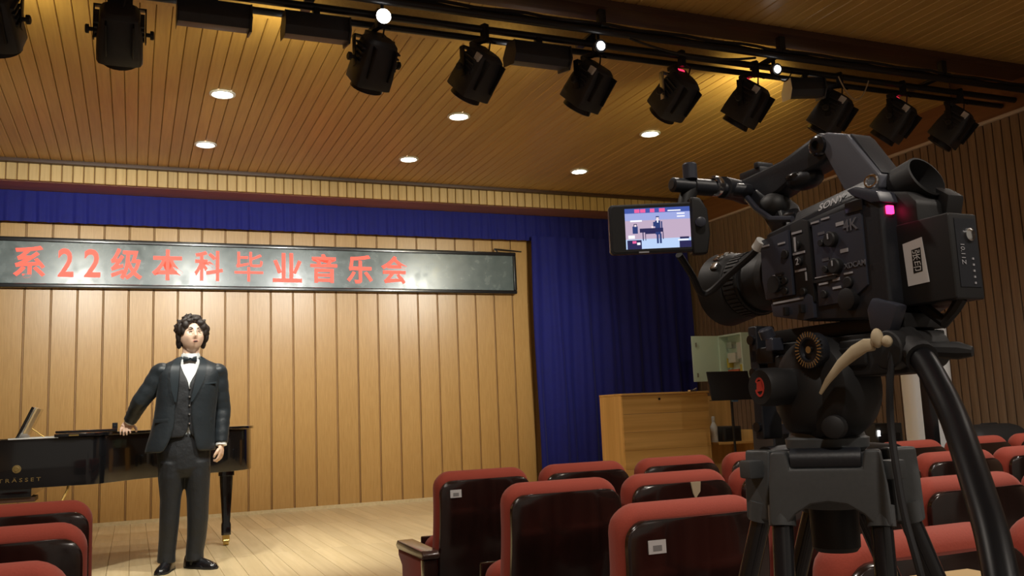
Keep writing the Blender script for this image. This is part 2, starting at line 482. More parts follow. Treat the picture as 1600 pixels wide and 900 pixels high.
# ================================================================== lighting truss
PZ = 3.74
for nm, y, z, r, lab in (('lighting_pipe', 5.05, PZ + .01, .026, 'upper black lighting pipe, nearest the dark ceiling trim'),
                         ('lighting_pipe', 5.24, PZ, .024, 'middle black lighting pipe of the three under the ceiling'),
                         ('lighting_pipe', 5.37, PZ - .01, .022, 'lowest black lighting pipe, nearest the stage ceiling boards')):
    p = thing(nm, lab, 'pipe', (0, 0, 0), 0, 'lighting pipes')
    put('tube', MB().cyl((XL, y, z), (XR - .03, y, z), r, n=14), M['metalblk'], p)
    if y < 5.1:     # a bundle of cables is taped along this pipe
        rnd = random.Random(4)
        for c in range(3):
            pts = [(XL + .1 + i * .12, y - .02 + .02 * c + rnd.uniform(-.006, .006), z + .036 + .006 * math.sin(i * 1.3 + c) - .012 * c) for i in range(84)]
            put('cable', MB().tube(pts, .012, 6), M['cable'], p)
for i, x in enumerate((-.9, .95, 2.86, 4.35, 5.95)):
    hg = thing('truss_hanger', ('first', 'second', 'third', 'fourth', 'fifth')[i] + ' steel hanger holding the lighting pipes, counted from the left', 'hanger', (x, 5.2, 0), 0, 'truss hangers')
    put('post', MB().bx(-.025, .025, -.16, -.11, PZ + .03, H + .262), M['metalblk'], hg, .004)
    put('cross_plate', MB().bx(-.03, .03, -.19, .2, PZ + .03, PZ + .05), M['metalblk'], hg, .004)

def lit(obj): return obj
def fixture(x, label, yaw=0, tilt=42, disp=False, tape=False, y=5.3, sc=1.0, silver=False):
    r = thing('stage_spotlight', label, 'stage light', (x, y, PZ - .04), math.radians(yaw), 'stage spotlights on the truss')
    q = put('clamp', MB().bx(-.02, .02, -.10, -.055, -.05, .07).bx(-.02, .02, -.055, .05, -.045, -.015).cyl((0, 0, -.02), (0, 0, -.09), .012), M['metalblk'], r, .004)
    yk = MB()
    w = .135
    yk.bx(-w, w, -.02, .02, -.095, -.087)
    for s in (-1, 1):
        yk.bx(s * w - .004, s * w + .004, -.02, .02, -.29, -.087)
    put('yoke', yk, M['steel'] if silver else M['metalblk'], r, .002)
    t = math.radians(tilt)
    rot = Matrix.Rotation(-t, 4, 'X'); T = Matrix.Translation((0, 0, -.235)) @ rot
    # axis is +Y in the head's own frame
    def ring(h, rx, rz, n=8, cz=0):
        return [V((px, h, cz + pz)) for px, pz in rrect(2 * rx, 2 * rz, .04, 2)]
    b = MB().rings([ring(-.15, .078, .066), ring(-.125, .102, .092), ring(-.02, .118, .112), ring(.09, .122, .118), ring(.15, .122, .118)]).xf(T)
    body = put('housing', b, M['fix'], r, .006, 2, 40)
    put('lens_tube', MB().lathe((0, .15, 0), (0, 1, 0), [(0, .10), (.035, .105), (.04, .095), (.03, .09)], 20).xf(T), M['metalblk'], r)
    for s in (-1, 1):
        put('tilt_knob', MB().lathe((s * .139, 0, -.235), (s, 0, 0), [(0, .012), (.018, .012), (.02, .026), (.036, .026), (.04, .02)], 10), M['rub'], r)
        fin = MB()
        for k in range(4):
            fin.box((s * .118, -.085 + k * .03, 0), (.022, .010, .13))
        put('cooling_fins', fin.xf(T), M['fix'], r)
    bx = put('rear_box', MB().box((0, -.10, .085), (.13, .10, .07)).xf(T), M['fix'], r, .006)
    [put('gel_runner', MB().box((xs, -.02, -.115), (.012, .20, .05)).xf(T), M['metalblk'], r, .003) for xs in (-.07, .07)]
    if disp:
        d = put('display', MB().box((0, -.1515, .092), (.055, .003, .020)).xf(T), M['reddisp'], r)
    if tape:
        put('tape_tag', MB().box((-.105, -.11, -.05), (.02, .05, .045)).xf(T), M['paper'], r)
    put('power_cable', MB().tube([T @ V((.02, -.15, .02)), T @ V((.03, -.20, .06)), V((.05, -.12, -.06)), V((.05, -.05, .0)), V((.07, -.04, .03))], .006, 6), M['cable'], r)
    r.scale = (sc, sc, sc)
    return r
fixture(-.72, 'black stage spotlight cut by the left edge of the photograph', -10, 40)
fixture(-.10, 'black stage spotlight seen square from behind, left of the first flood box', 0, 35)
fixture(1.36, 'black stage spotlight under the largest white glow', 12, 48)
fixture(2.05, 'black stage spotlight between the second and third flood boxes', 24, 46, tape=True)
fixture(2.87, 'black stage spotlight hanging just right of the third flood box', 24, 48, tape=True)
fixture(3.57, 'black stage spotlight on a silver yoke with a bright red display', 14, 36, disp=True, silver=True)
fixture(4.20, 'black stage spotlight under the small white glow with a dim red display', 30, 50, disp=True, tape=True)
fixture(5.0, 'black stage spotlight hanging under the flood box with a white end plate', 32, 50, tape=True)
fixture(5.65, 'black stage spotlight with a red display, second from the right end', 28, 46, disp=True, tape=True)
fixture(6.28, 'black stage spotlight at the far right end of the truss', 30, 46, tape=True)

def flood(x, label, w=.42, white=False, yaw=0, z=3.61, y=5.25):
    r = thing('flood_light', label, 'stage light', (x, y, z), math.radians(yaw), 'flood boxes on the truss')
    # trough with a sloping back, open to the stage
    prof = [(-.06, .07), (-.075, -.03), (-.045, -.075), (.10, -.045), (.11, .0), (.04, .075)]
    put('housing', MB().prism(prof, lambda a, b, h: (h, a, b), -w / 2, w / 2), M['fix'], r, .005)
    for s in (-1, 1):
        put('end_plate', MB().prism([(-.085, .06), (-.10, -.03), (-.05, -.095), (.12, -.06), (.13, .01), (.05, .085)], lambda a, b, h: (h, a, b), s * w / 2 - .002, s * w / 2 + .006 * s + .002), M['white'] if white and s < 0 else M['fix'], r)
    put('lens', MB().box((0, .092, .028), (w * .86, .004, .05), Matrix.Rotation(math.radians(43), 3, 'X')), M['workglow'], r)
    put('clamp', MB().bx(-.02, .02, -.035, .02, .06, .12), M['metalblk'], r, .003)
    return r
flood(.40, 'long black flood box at the upper left, between two spotlights', .40)
flood(.99, 'long black flood box just left of the largest white glow', .38)
flood(2.47, 'long black flood box in the middle of the truss', .40)
flood(4.70, 'short black flood box with a white end plate on the right of the truss', .26, True, -20)
def work(x, y, z, label, r_=.035):
    w = thing('work_lamp', label, 'lamp', (x, y, z), 0, 'small lit lamps on the truss')
    put('shell', MB().lathe((0, .06, 0), (0, -1, -.15), [(0, .02), (.02, .04), (.055, .045), (.06, .044)], 16), M['metalblk'], w)
    put('lens', MB().lathe((0, 0, -.009), (0, -1, -.15), [(0, r_), (.01, r_ * .8), (.014, r_ * .3)], 16), M['workglow'], w)
    put('bracket', MB().bx(-.01, .01, .03, .05, .03, .09), M['metalblk'], w)
work(1.36, 5.05, 3.66, 'brightest small lit lamp, above the third spotlight', .045)
work(2.84, 5.05, 3.655, 'small lit lamp right of the middle flood box', .03)
work(4.29, 5.05, 3.655, 'small lit lamp above a spotlight on the right half of the truss', .028)
def sag(name, a, b, d, label, r=.006, m='cable'):
    a, b = V(a), V(b)
    pts = [a.lerp(b, t / 14) - V((0, 0, d * 4 * (t / 14) * (1 - t / 14))) for t in range(15)]
    return tag(put(name, MB().tube(pts, r, 6), M[m]), label, 'cable')
sag('hanging_cable', (4.3, 5.12, 3.70), (4.50, 5.14, 3.69), .10, 'thin cable sagging from the small glow to the white-ended flood box', .005)
sag('hanging_cable', (4.95, 5.15, 3.70), (5.30, 5.2, 3.72), .17, 'pale thin cable loop hanging between two spotlights', .005, 'cream')
sag('hanging_cable', (3.05, 5.02, 3.71), (4.1, 5.05, 3.71), .06, 'black cable slack along the middle of the truss', .009)

# ================================================================== seats
def cushion_rings(w, d, z0, z1, yoff, rw=.075, rd=.045, n=6):
    zs = [z0 + (z1 - .09 - z0) * i / 8 for i in range(9)] + [z1 - .09 + .09 * math.sin(i / 8 * PI / 2) for i in range(1, 9)]
    out = []
    for z in zs:
        t = z1 - z
        iw = rw - math.sqrt(max(0, rw * rw - max(0, rw - t) ** 2)) if t < rw else 0
        idp = rd - math.sqrt(max(0, rd * rd - max(0, rd - t) ** 2)) if t < rd else 0
        ww = max(w - 2 * iw, .1); dd = max(d - 2 * idp, .012)
        rr = min(.042, dd * .48)
        out.append([V((px, py + yoff(z), z)) for px, py in rrect(ww, dd, rr, n)])
    return out
def yo(z):      # the back leans: its foot stands further forward
    t = max(0, (.86 - z)) / .45
    return .02 + .11 * t ** 1.6
def make_chair():
    r = thing('auditorium_chair', 'chair', 'chair')
    put('backrest', MB().rings(cushion_rings(.455, .10, .40, 1.0, lambda z: yo(z) + .03)), M['red'], r, 0, 2, 60)
    # lacquered shell on the rear of the back
    zs = [.36 + (.962 - .36) * i / 16 for i in range(17)]
    def half(z):
        t = .962 - z
        return .219 - (.06 - math.sqrt(max(0, .06 ** 2 - (.06 - t) ** 2)) if t < .06 else 0)
    zs = zs[:-1] + [.962 - .06 * (1 - math.sin(k / 6 * PI / 2)) for k in range(0, 7)]
    zs = sorted(set(round(z, 5) for z in zs))
    rg = []
    for z in zs:
        w = max(half(z), .03); y0 = yo(z) - .042
        rg.append([V((-w, y0 + .02, z)), V((-w, y0 + .005, z)), V((-w + .008, y0, z)), V((-w * .5, y0 - .006, z)), V((0, y0 - .008, z)), V((w * .5, y0 - .006, z)), V((w - .008, y0, z)), V((w, y0 + .005, z)), V((w, y0 + .02, z))])
    put('back_panel', MB().rings(rg), M['panel'], r, 0, 2, 50)
    # tipped-up seat
    put('seat', MB().rings(cushion_rings(.40, .12, .36, .70, lambda z: .33 - (z - .36) * .12)), M['red'], r, 0, 2, 60)
    put('seat_board', MB().box((0, .415, .52), (.38, .02, .32), Matrix.Rotation(math.radians(7), 3, 'X')), M['panel'], r, .008)
    return r
def add_stand(r, s, end=False):
    x = s * (.268 if end else .236); w = .030 if end else .014; c = .040 if end else .024
    put('side_stand', MB().prism([(-.02, 0), (.40, 0), (.40, .04), (.33, .10), (.36, .56), (.42, .60), (.42, .63), (.02, .63), (.05, .10), (-.02, .04)], lambda a, b, h: (h, a, b), x - w, x + w), M['red'], r, .006)
    put('rear_edge', MB().bx(x - w - .001, x + w + .001, -.004, .045, .10, .625), M['panel'], r, .004)
    put('armrest', MB().prism([(-.01, .63), (.40, .63), (.43, .645), (.40, .672), (.0, .667), (-.02, .65)], lambda a, b, h: (h, a, b), x - c, x + c), M['armcap'], r, .008, 3)
    put('foot_plate', MB().bx(x - w, x + w, -.03, .42, 0, .012), M['metalblk'], r)
proto = make_chair(); first = [True]
def chair(x, y, label, group, sides=(-1,), rz=0, end=False):
    if first[0]: r = proto; first[0] = False; r['group'] = group
    else:
        r = bpy.data.objects.new('auditorium_chair', None); COL.objects.link(r); r.empty_display_size = .1
        for ch in list(proto.children):
            if ch.name.split('.')[0] in ('backrest', 'back_panel', 'seat', 'seat_board'):
                c = ch.copy(); COL.objects.link(c); c.parent = r
    r.location = (x, y, 0); r.rotation_euler = (0, 0, rz)
    tag(r, label, 'chair', group)
    for s in sides: add_stand(r, s, end)
    return r
g = 'red auditorium chairs of the right block'
lab1 = ['red chair with white label and left armrest at the aisle end of the front row',
        'red chair in the front row, second from the aisle, before the blue curtain',
        'red chair in the front row, third from the aisle, below the wooden cabinet',
        'red chair in the front row, fourth from the aisle, left of the tripod',
        'red chair in the front row hidden mostly behind the tripod, fifth from the aisle',
        'red chair in the front row, sixth from the aisle, before the white air conditioner',
        'red chair in the front row, seventh from the aisle, near the slatted wall',
        'red chair in the front row, eighth from the aisle, at the right frame edge']
ch1 = [chair(1.48 + .522 * i, 3.93, l, g, end=(i == 0)) for i, l in enumerate(lab1)]
lab2 = ['red chair without label at the aisle end of the second row',
        'red chair in the second row with a chipped notch at its panel top',
        'red chair in the second row, third from the aisle, beside the tripod casting',
        'red chair in the second row, fourth from the aisle, right behind the tripod',
        'red chair in the second row, fifth from the aisle, left of the pan bar top',
        'red chair in the second row, sixth from the aisle, at the right frame edge']
ch2 = [chair(1.445 + .492 * i, 3.02, l, g, sides=() if i == 0 else (-1,)) for i, l in enumerate(lab2)]
lab3 = ['large red chair with white label at the aisle end of the third row',
        'red chair in the third row behind the tripod legs, second from the aisle',
        'red chair in the third row just left of the pan bar, third from the aisle',
        'red chair in the third row cut by the right frame edge']
ch3 = [chair(x, 2.10, l, g) for x, l in zip((1.385, 1.90, 2.42, 2.93), lab3)]
lab4 = ['nearest red chair, at the bottom behind the tripod legs',
        'nearest red chair at the bottom right corner']
ch4 = [chair(x, 1.30, l, g) for x, l in zip((1.375, 1.875), lab4)]
gl = 'red auditorium chairs of the left block'
for (x, y, l) in ((-.36, 3.72, 'red chair at the bottom left, farthest of the three, nearest the stage'),
                  (-.34, 2.83, 'red chair at the bottom left, middle one of the three'),
                  (-.335, 2.02, 'red chair at the bottom left corner, nearest of the three')):
    chair(x, y, l, gl, sides=())
def sticker(ch, x, z):
    q = put('paper_label', MB().box((x, yo(z) - .0485, z), (.052, .003, .034)), M['paper'], ch)
    put('print', MB().box((x, yo(z) - .0505, z - .003), (.026, .001, .014)), M['print'], q)
sticker(ch1[0], -.150, .905); sticker(ch3[0], -.140, .895)
put('chipped_notch', MB().prism([(-.022, .962), (.022, .962), (.018, .925), (.004, .91), (-.004, .897), (-.014, .92)], lambda a, b, h: (a + .045, h, b), yo(.9) - .0535, yo(.9) - .049), M['cream'], ch2[1])

# ================================================================== furniture right of the stage
cb = thing('wooden_cabinet', 'tall pine board cabinet before the blue curtain, open shelves on its right', 'cabinet', (4.5, 8.0, S))
hgt = 1.105
for i in range(6):
    put('plank', MB().bx(0, 1.02, -.012, .012, .02 + i * .18, .02 + i * .18 + .1785), M['pine'], cb, .002, 1)
put('top', MB().bx(-.005, 1.03, -.02, .46, hgt, hgt + .02), M['pine'], cb, .003)
put('side_panel', MB().bx(0, .02, .012, .46, 0, hgt), M['pinez'], cb)
put('divider', MB().bx(1.0, 1.02, .012, .46, 0, hgt), M['pinez'], cb)
put('back_board', MB().bx(1.02, 1.62, .44, .46, .0, hgt - .03), M['pinez'], cb)
put('post', MB().bx(1.12, 1.16, .36, .44, .0, hgt - .03), M['pinez'], cb, .003)
put('end_panel', MB().bx(1.60, 1.62, .05, .44, .0, .70), M['pinez'], cb)
put('shelf', MB().bx(1.16, 1.60, .05, .44, .56, .585), M['pine'], cb, .002)
put('shelf', MB().bx(1.02, 1.60, .05, .44, .10, .125), M['pine'], cb, .002)
put('lock', MB().cyl((.43, -.012, 1.06), (.43, -.02, 1.06), .012), M['metalblk'], cb)
put('latch', MB().bx(.80, .86, -.03, .02, hgt + .02, hgt + .035).cyl((.84, -.02, hgt + .03), (.88, -.02, hgt + .05), .008), M['steel'], cb)
for z in (.62, .70): put('hinge', MB().bx(1.10, 1.12, .35, .37, z, z + .04), M['metalblk'], cb)

def eqbox(name, label, c, d, cat='equipment', m='dark', led=None):
    t = thing(name, label, cat, c)
    put('case', MB().bx(-d[0] / 2, d[0] / 2, -d[1] / 2, d[1] / 2, 0, d[2]), M[m], t, .008)
    put('front_grille', MB().bx(-d[0] * .4, d[0] * .4, -d[1] / 2 - .006, -d[1] / 2, d[2] * .12, d[2] * .88), M['metalblk'], t, .003)
    if led: put('indicator', MB().box((led[0], -d[1] / 2 - .008, led[1]), (.02, .006, .05)), M['workglow'], t)
    return t
eqbox('amplifier_box', 'black equipment box standing on the upper pine shelf right of the planks', (5.88, 8.25, S + .585), (.22, .3, .16))
bt = thing('spray_bottle', 'small white bottle standing on the pine shelf behind the music stand', 'bottle', (5.70, 8.18, S + .585))
put('bottle_body', MB().lathe((0, 0, 0), (0, 0, 1), [(0, .035), (.01, .038), (.16, .038), (.20, .02), (.22, .014)], 16), M['white'], bt)
put('cap', MB().lathe((0, 0, .215), (0, 0, 1), [(0, .018), (.05, .018), (.055, .012)], 12), M['white'], bt)
eqbox('loudspeaker', 'dark grey loudspeaker box on the stage left of the tripod head', (5.70, 7.2, S), (.27, .3, .77), 'loudspeaker', 'pl2')
eqbox('equipment_rack', 'low black equipment box with a small bright indicator behind the tripod', (6.38, 6.6, S), (.32, .35, .745), 'equipment', 'dark', (-.13, .66))
# music stand
ms = thing('music_stand', 'black music stand with a wide flat desk before the pine shelves', 'music stand', (5.45, 7.5, S))
put('desk', MB().box((0, 0, 1.16), (.49, .012, .29), Matrix.Rotation(math.radians(-12), 3, 'X')), M['metalblk'], ms, .004)
put('ledge', MB().box((0, -.02, 1.02), (.49, .06, .008)), M['metalblk'], ms)
put('pole', MB().cyl((.03, .03, .05), (.03, .03, 1.05), .012), M['metalblk'], ms)
put('clip', MB().box((.03, -.02, 1.01), (.06, .03, .02)), mat('blue_clip', (.08, .2, .4), .4), ms)
for a in (0, 2.1, 4.2): put('leg', MB().cyl((.03, .03, .22), (.03 + .26 * math.cos(a), .03 + .26 * math.sin(a), .008), .008), M['metalblk'], ms)

# electrical cabinet on the right wall, its door swung open
ec = thing('electrical_cabinet', 'pale mint electrical cabinet with open door on the slatted wall', 'cabinet', (0, 0, 0))
put('case', MB().bx(6.83, 6.985, 9.56, 9.58, 1.56, 2.11).bx(6.83, 6.985, 9.10, 9.12, 1.56, 2.11).bx(6.83, 6.985, 9.12, 9.56, 1.56, 1.58).bx(6.83, 6.985, 9.12, 9.56, 2.09, 2.11).bx(6.97, 6.985, 9.12, 9.56, 1.58, 2.09), M['mint'], ec)
dr = put('door', MB().bx(6.44, 6.845, 9.58, 9.60, 1.54, 2.11), M['mint'], ec, .003)
for z in (1.62, 2.0): put('lock', MB().box((6.49, 9.572, z), (.02, .012, .05)), M['steel'], dr)
colr = [mat('breaker_white', (.6, .62, .6), .5), mat('breaker_yellow', (.6, .5, .08), .5), mat('breaker_red', (.5, .12, .06), .5), M['steel']]
for i, (y, z, w, h, c) in enumerate(((9.45, 1.98, .10, .08, 3), (9.42, 1.82, .16, .12, 0), (9.25, 1.90, .10, .20, 0), (9.50, 1.76, .04, .12, 1), (9.40, 1.64, .22, .07, 2), (9.22, 1.68, .08, .1, 1))):
    put('breaker', MB().bx(6.90, 6.97, y - w / 2, y + w / 2, z - h / 2, z + h / 2), colr[c], ec, .004)

# floor standing air conditioner
ac = thing('air_conditioner', 'white cylindrical floor-standing air conditioner with a black vertical strip', 'air conditioner', (6.03, 5.62, 0), math.radians(-47))
R_ = .19
def arc(a0, a1, r, n=14): return [(r * math.cos(a0 + (a1 - a0) * i / n), r * math.sin(a0 + (a1 - a0) * i / n)) for i in range(n + 1)]
put('shell', MB().prism(arc(math.radians(-88 + 27), math.radians(272 - 27), R_, 40), lambda a, b, h: (a, b, h), .06, 1.88), M['acw'], ac, .006)
put('front_strip', MB().prism(arc(math.radians(-90 - 33), math.radians(-90 + 33), R_ - .012, 8), lambda a, b, h: (a, b, h), .08, 1.80), M['gloss'], ac)
put('base', MB().lathe((0, 0, 0), (0, 0, 1), [(0, R_ + .02), (.05, R_ + .01), (.062, R_ - .01)], 40), M['acw'], ac)
put('top_cap', MB().lathe((0, 0, 1.88), (0, 0, 1), [(0, R_ - .005), (.02, R_ - .02), (.025, R_ - .06)], 40), M['acw'], ac)
bg = thing('black_bag', 'black bag resting behind the front row at the right frame edge', 'bag', (5.95, 5.0, 0))
put('body', MB().rings([[V((px, py, z)) for px, py in rrect(w, d, min(w, d) * .35, 6)] for z, w, d in ((0, .62, .34), (.4, .66, .36), (.85, .66, .34), (.95, .60, .28), (1.0, .48, .18), (1.02, .36, .08))]), M['rub'], bg, 0, 2, 60)
put('handle', MB().tube([(-.1, 0, 1.0), (-.08, 0, 1.022), (.08, 0, 1.022), (.1, 0, 1.0)], .008, 8), M['rub'], bg)

# ================================================================== grand piano
pn = thing('grand_piano', 'black lacquered grand piano with its lid closed, behind the singer', 'piano', (0, 0, S))
def bez(p0, p1, p2, p3, n=12):
    return [((1 - t) ** 3 * p0[0] + 3 * (1 - t) ** 2 * t * p1[0] + 3 * (1 - t) * t * t * p2[0] + t ** 3 * p3[0],
             (1 - t) ** 3 * p0[1] + 3 * (1 - t) ** 2 * t * p1[1] + 3 * (1 - t) * t * t * p2[1] + t ** 3 * p3[1]) for t in [i / n for i in range(n + 1)]]
outline = [(-1.30, 6.93), (-.30, 6.93)] + bez((-.27, 6.93), (-.16, 6.95), (-.12, 7.08), (.0, 7.22), 8) + bez((.02, 7.24), (.25, 7.48), (.60, 7.46), (.80, 7.66), 12)[1:] + bez((.80, 7.66), (.96, 7.80), (.97, 8.22), (.74, 8.30), 10)[1:] + [(-1.30, 8.34)]
def inset(poly, d):
    n = len(poly); out = []
    for i in range(n):
        a, b, c = V(poly[i - 1]), V(poly[i]), V(poly[(i + 1) % n])
        e1 = (b - a).normalized(); e2 = (c - b).normalized()
        nn = (V((-e1.y, e1.x)) + V((-e2.y, e2.x)))
        nn = nn.normalized() if nn.length > 1e-6 else V((-e1.y, e1.x))
        k = d / max(.4, nn.dot(V((-e1.y, e1.x))))
        out.append(tuple(b + nn * k))
    return out
zb, zt_ = .615, .94
inn = inset(outline, .035)
n = len(outline); mb = MB()
vs = [V((p[0], p[1], z)) for z, pl in ((zb, outline), (zt_, outline), (zt_, inn), (zb + .1, inn)) for p in pl]
fsx = []
for r_ in range(3):
    for j in range(n):
        k = (j + 1) % n; fsx.append((r_ * n + j, r_ * n + k, (r_ + 1) * n + k, (r_ + 1) * n + j))
fsx += [tuple(range(n))[::-1], tuple(3 * n + j for j in range(n))]
put('rim', mb.add(vs, fsx), M['piano'], pn, .004, 2, 40)
lid = [(-.49, 6.905)] + [p for p in inset(outline, -.02)[1:-1]] + [(-.49, 8.36)]
put('lid', MB().prism(lid, lambda a, b, h: (a, b, h), zt_ + .003, zt_ + .026), M['piano'], pn, .005, 2, 40)
put('lid_flap', MB().bx(-.49, -.10, 6.99, 8.30, zt_ + .028, zt_ + .046), M['piano'], pn, .005)
put('key_bed', MB().bx(-1.52, -.62, 6.95, 8.32, zb - .06, zb + .002), M['piano'], pn, .006)
for y in (6.93, 8.26): put('cheek', MB().bx(-1.52, -1.30, y, y + .08, zb, zt_ - .10), M['piano'], pn, .02, 3)
put('plate', MB().bx(-1.25, -.52, 7.0, 8.25, zt_ - .06, zt_ - .04), M['brass'], pn)
for i in range(26):
    put('key', MB().bx(-1.50, -1.34, 7.03 + i * .0465, 7.03 + i * .0465 + .044, zb + .02, zb + .045), M['white'], pn, .002, 1)
tp = MB()
for i in range(30):
    tp.bx(-.78, -.55, 7.05 + i * .038, 7.05 + i * .038 + .018, zt_ - .035, zt_ + .008)
q = put('damper_row', tp, M['white'], pn); q['kind'] = 'stuff'
dk = put('music_desk', MB().box((-.70, 7.55, zt_ + .10), (.02, .72, .26), Matrix.Rotation(math.radians(24), 3, 'Y')), M['piano'], pn, .005)
put('desk_prop', MB().cyl((-.66, 7.3, zt_ + .07), (-.58, 7.3, zt_ + .005), .005), M['brass'], pn)
for x, y in ((.72, 8.0), (-1.05, 7.12), (-1.05, 8.12)):
    lg = put('leg', MB().rings([[V((x + px, y + py, z)) for px, py in rrect(w, w, w * .18, 3)] for z, w in ((.085, .075), (.17, .075), (.19, .062), (.50, .10), (.56, .105), (.565, .125), (.616, .125))]), M['piano'], pn, 0, 2, 35)
    put('caster', MB().cyl((x - .02, y, .03), (x + .02, y, .03), .03, n=16).bx(x - .028, x + .028, y - .015, y + .015, .03, .09), M['brass'], lg)
put('pedal_lyre', MB().bx(-.98, -.94, 7.5, 7.56, .08, zb - .05).bx(-.98, -.94, 7.7, 7.76, .08, zb - .05).bx(-1.04, -.92, 7.44, 7.82, .06, .12), M['piano'], pn, .006)
put('lid_prop', MB().tube([(-.40, 6.98, zb), (-.405, 6.975, zb - .03), (-.44, 6.95, zb - .11)], .008, 6), M['brass'], pn)
em = MB().lathe((-.71, 6.929, .745), (0, -1, 0), [(0, .027), (.002, .025)], 24)
put('emblem', em.lathe((-.71, 6.927, .745), (0, -1, 0), [(0, .017), (.003, .014)], 24), M['gold'], pn)
me = fit_text(text_mesh('T R Ä S S E T', .08, 'lettering', 0, .001), .25, .030); me.transform(Matrix.Rotation(PI / 2, 4, 'X'))
q = link('lettering', me, M['gold'], pn); q.location = (-.69, 6.927, .675)
put('hinge', MB().bx(-.40, -.34, 6.902, 6.908, zt_ + .008, zt_ + .018), M['brass'], pn)
put('mute_rail', MB().bx(-1.0, -.60, 6.96, 7.2, zb - .09, zb - .06), M['dtrim'], pn)
sh = thing('sheet_music', 'tan sheet music book leaning on the piano music desk', 'book', (-.665, 7.35, S + zt_ + .02))
put('page_block', MB().box((0, 0, .105), (.014, .25, .19), Matrix.Rotation(math.radians(24), 3, 'Y')), M['card'], sh, .003)
put('cover', MB().box((-.012, 0, .105), (.004, .26, .20), Matrix.Rotation(math.radians(24), 3, 'Y')), M['white'], sh)
ph = thing('black_receiver', 'small black box standing on the piano lid by the singer\'s hand', 'receiver', (-.118, 7.10, S + zt_ + .026))
put('case', MB().bx(-.018, .018, -.008, .008, 0, .062), M['metalblk'], ph, .003)
put('button', MB().bx(-.006, .006, -.0095, -.008, .04, .046), M['pl2'], ph)

# ================================================================== the singer
person = thing('person', 'singer in black three-piece suit and bow tie, one hand on the piano', 'person', (.34, 6.87, S))
PO = V((.34, 6.87, S))
def W(x, y, z): return V((x, y, z)) - PO          # world to the singer's own frame
# --- body: head, neck, trunk, arms with hands, legs as one skin
hb = MB()
HC = V((.382, 6.850, 1.892)); HR = Matrix.Rotation(math.radians(10), 3, 'Z') @ Matrix.Rotation(math.radians(-7), 3, 'X')
def gs(a, b, s): return math.exp(-((a * a + b * b) / (s * s)))
rg = []
NU, NV = 44, 34
for i in range(NV + 1):
    th = PI * min(max(i, .04), NV - .04) / NV
    row = []
    for j in range(NU):
        a = 2 * PI * j / NU
        d = V((math.sin(th) * math.sin(a), -math.sin(th) * math.cos(a), -math.cos(th)))
        jaw = max(0, -d.z)
        x = d.x * .082 * (1 - .14 * jaw ** 1.4)
        y = d.y * (.098 if d.y > 0 else .092) * (1 - (.42 * jaw ** 1.5 if d.y > 0 else .10 * jaw))
        z = d.z * (.118 if d.z < 0 else .120)
        if d.y < 0:
            fr = min(1, -d.y * 1.6)
            y += .010 * gs(x - .031, z - .012, .017) * fr + .010 * gs(x + .031, z - .012, .017) * fr      # eye sockets
            y -= .022 * gs(x * 1.2, (z + .022) * .9, .013) * fr + .012 * gs(x * 1.6, (z - .0) * .6, .014) * fr   # nose
            y -= .005 * gs(x, (z - .034) * 2, .045) * fr                                                        # brow
            y -= .007 * gs(x * .7, (z + .060) * 1.3, .014) * fr                                                  # lips
            y -= .008 * gs(x, z + .098, .022) * fr                                                              # chin
            y -= .006 * (gs(x - .045, z + .025, .022) + gs(x + .045, z + .025, .022)) * fr                        # cheeks
        row.append(HC - PO + HR @ V((x, y, z)))
    rg.append(row)
hb.rings(rg)
for s in (-1, 1):
    hb.ell(HC - PO + HR @ V((s * .080, .012, -.012)), (.010, .018, .032), 10, 8)
def limb(pts, rad, n=14, ref=None): hb.tube([W(*p) for p in pts], rad, n, True, 0, 1.0, ref)
limb([(.372, 6.90, 1.64), (.374, 6.893, 1.72), (.378, 6.885, 1.82)], [.066, .058, .058])
limb([(.335, 6.88, 1.02), (.335, 6.88, 1.10), (.34, 6.875, 1.28), (.355, 6.87, 1.48), (.365, 6.875, 1.60), (.37, 6.885, 1.67)],
     [(.08, .135), (.08, .14), (.07, .125), (.08, .145), (.075, .15), (.05, .09)], 20, (0, 1, 0))
RS, RE, RW_ = (.185, 6.88, 1.625), (.045, 6.90, 1.435), (-.02, 7.03, 1.305)
LS, LE, LW_ = (.555, 6.88, 1.615), (.597, 6.90, 1.36), (.583, 6.84, 1.115)
for a, b, c in ((RS, RE, RW_), (LS, LE, LW_)):
    limb([a, tuple(V(a).lerp(V(b), .5)), b, tuple(V(b).lerp(V(c), .45)), c], [.052, .047, .041, .039, .028])
limb([(.262, 6.88, 1.04), (.25, 6.88, .75), (.245, 6.885, .50), (.228, 6.892, .30)], [.066, .052, .044, .028])
limb([(.42, 6.88, 1.04), (.43, 6.88, .75), (.425, 6.885, .50), (.412, 6.892, .30)], [.066, .052, .044, .028])
def hand(wr, mid, knuck, across, curl_pts, thumb, r=.0088):
    """palm from wrist to knuckles, four bent fingers, thumb from the side of the palm"""
    wr, mid, knuck = V(wr), V(mid), V(knuck); ac_ = V(across).normalized()
    nrm = (knuck - wr).cross(ac_).normalized()
    hb.tube([W(*wr), W(*mid), W(*knuck)], [(.017, .025), (.016, .040), (.012, .041)], 14, True, 0, 1.0, tuple(nrm))
    for k, ln in zip((-1.5, -.5, .5, 1.5), (.86, 1.0, .95, .76)):
        base = knuck + ac_ * (k * .0205)
        pts = [W(*(base - (knuck - mid) * .3)), W(*base)]
        for cp in curl_pts: pts.append(W(*(base + V(cp) * ln + ac_ * (k * .001))))
        hb.tube(pts, [r, r * 1.05] + [r * (1 - .1 * (i + 1)) for i in range(len(curl_pts))], 10)
    hb.tube([W(*p) for p in thumb], [.012, .0115, .010, .008], 10)
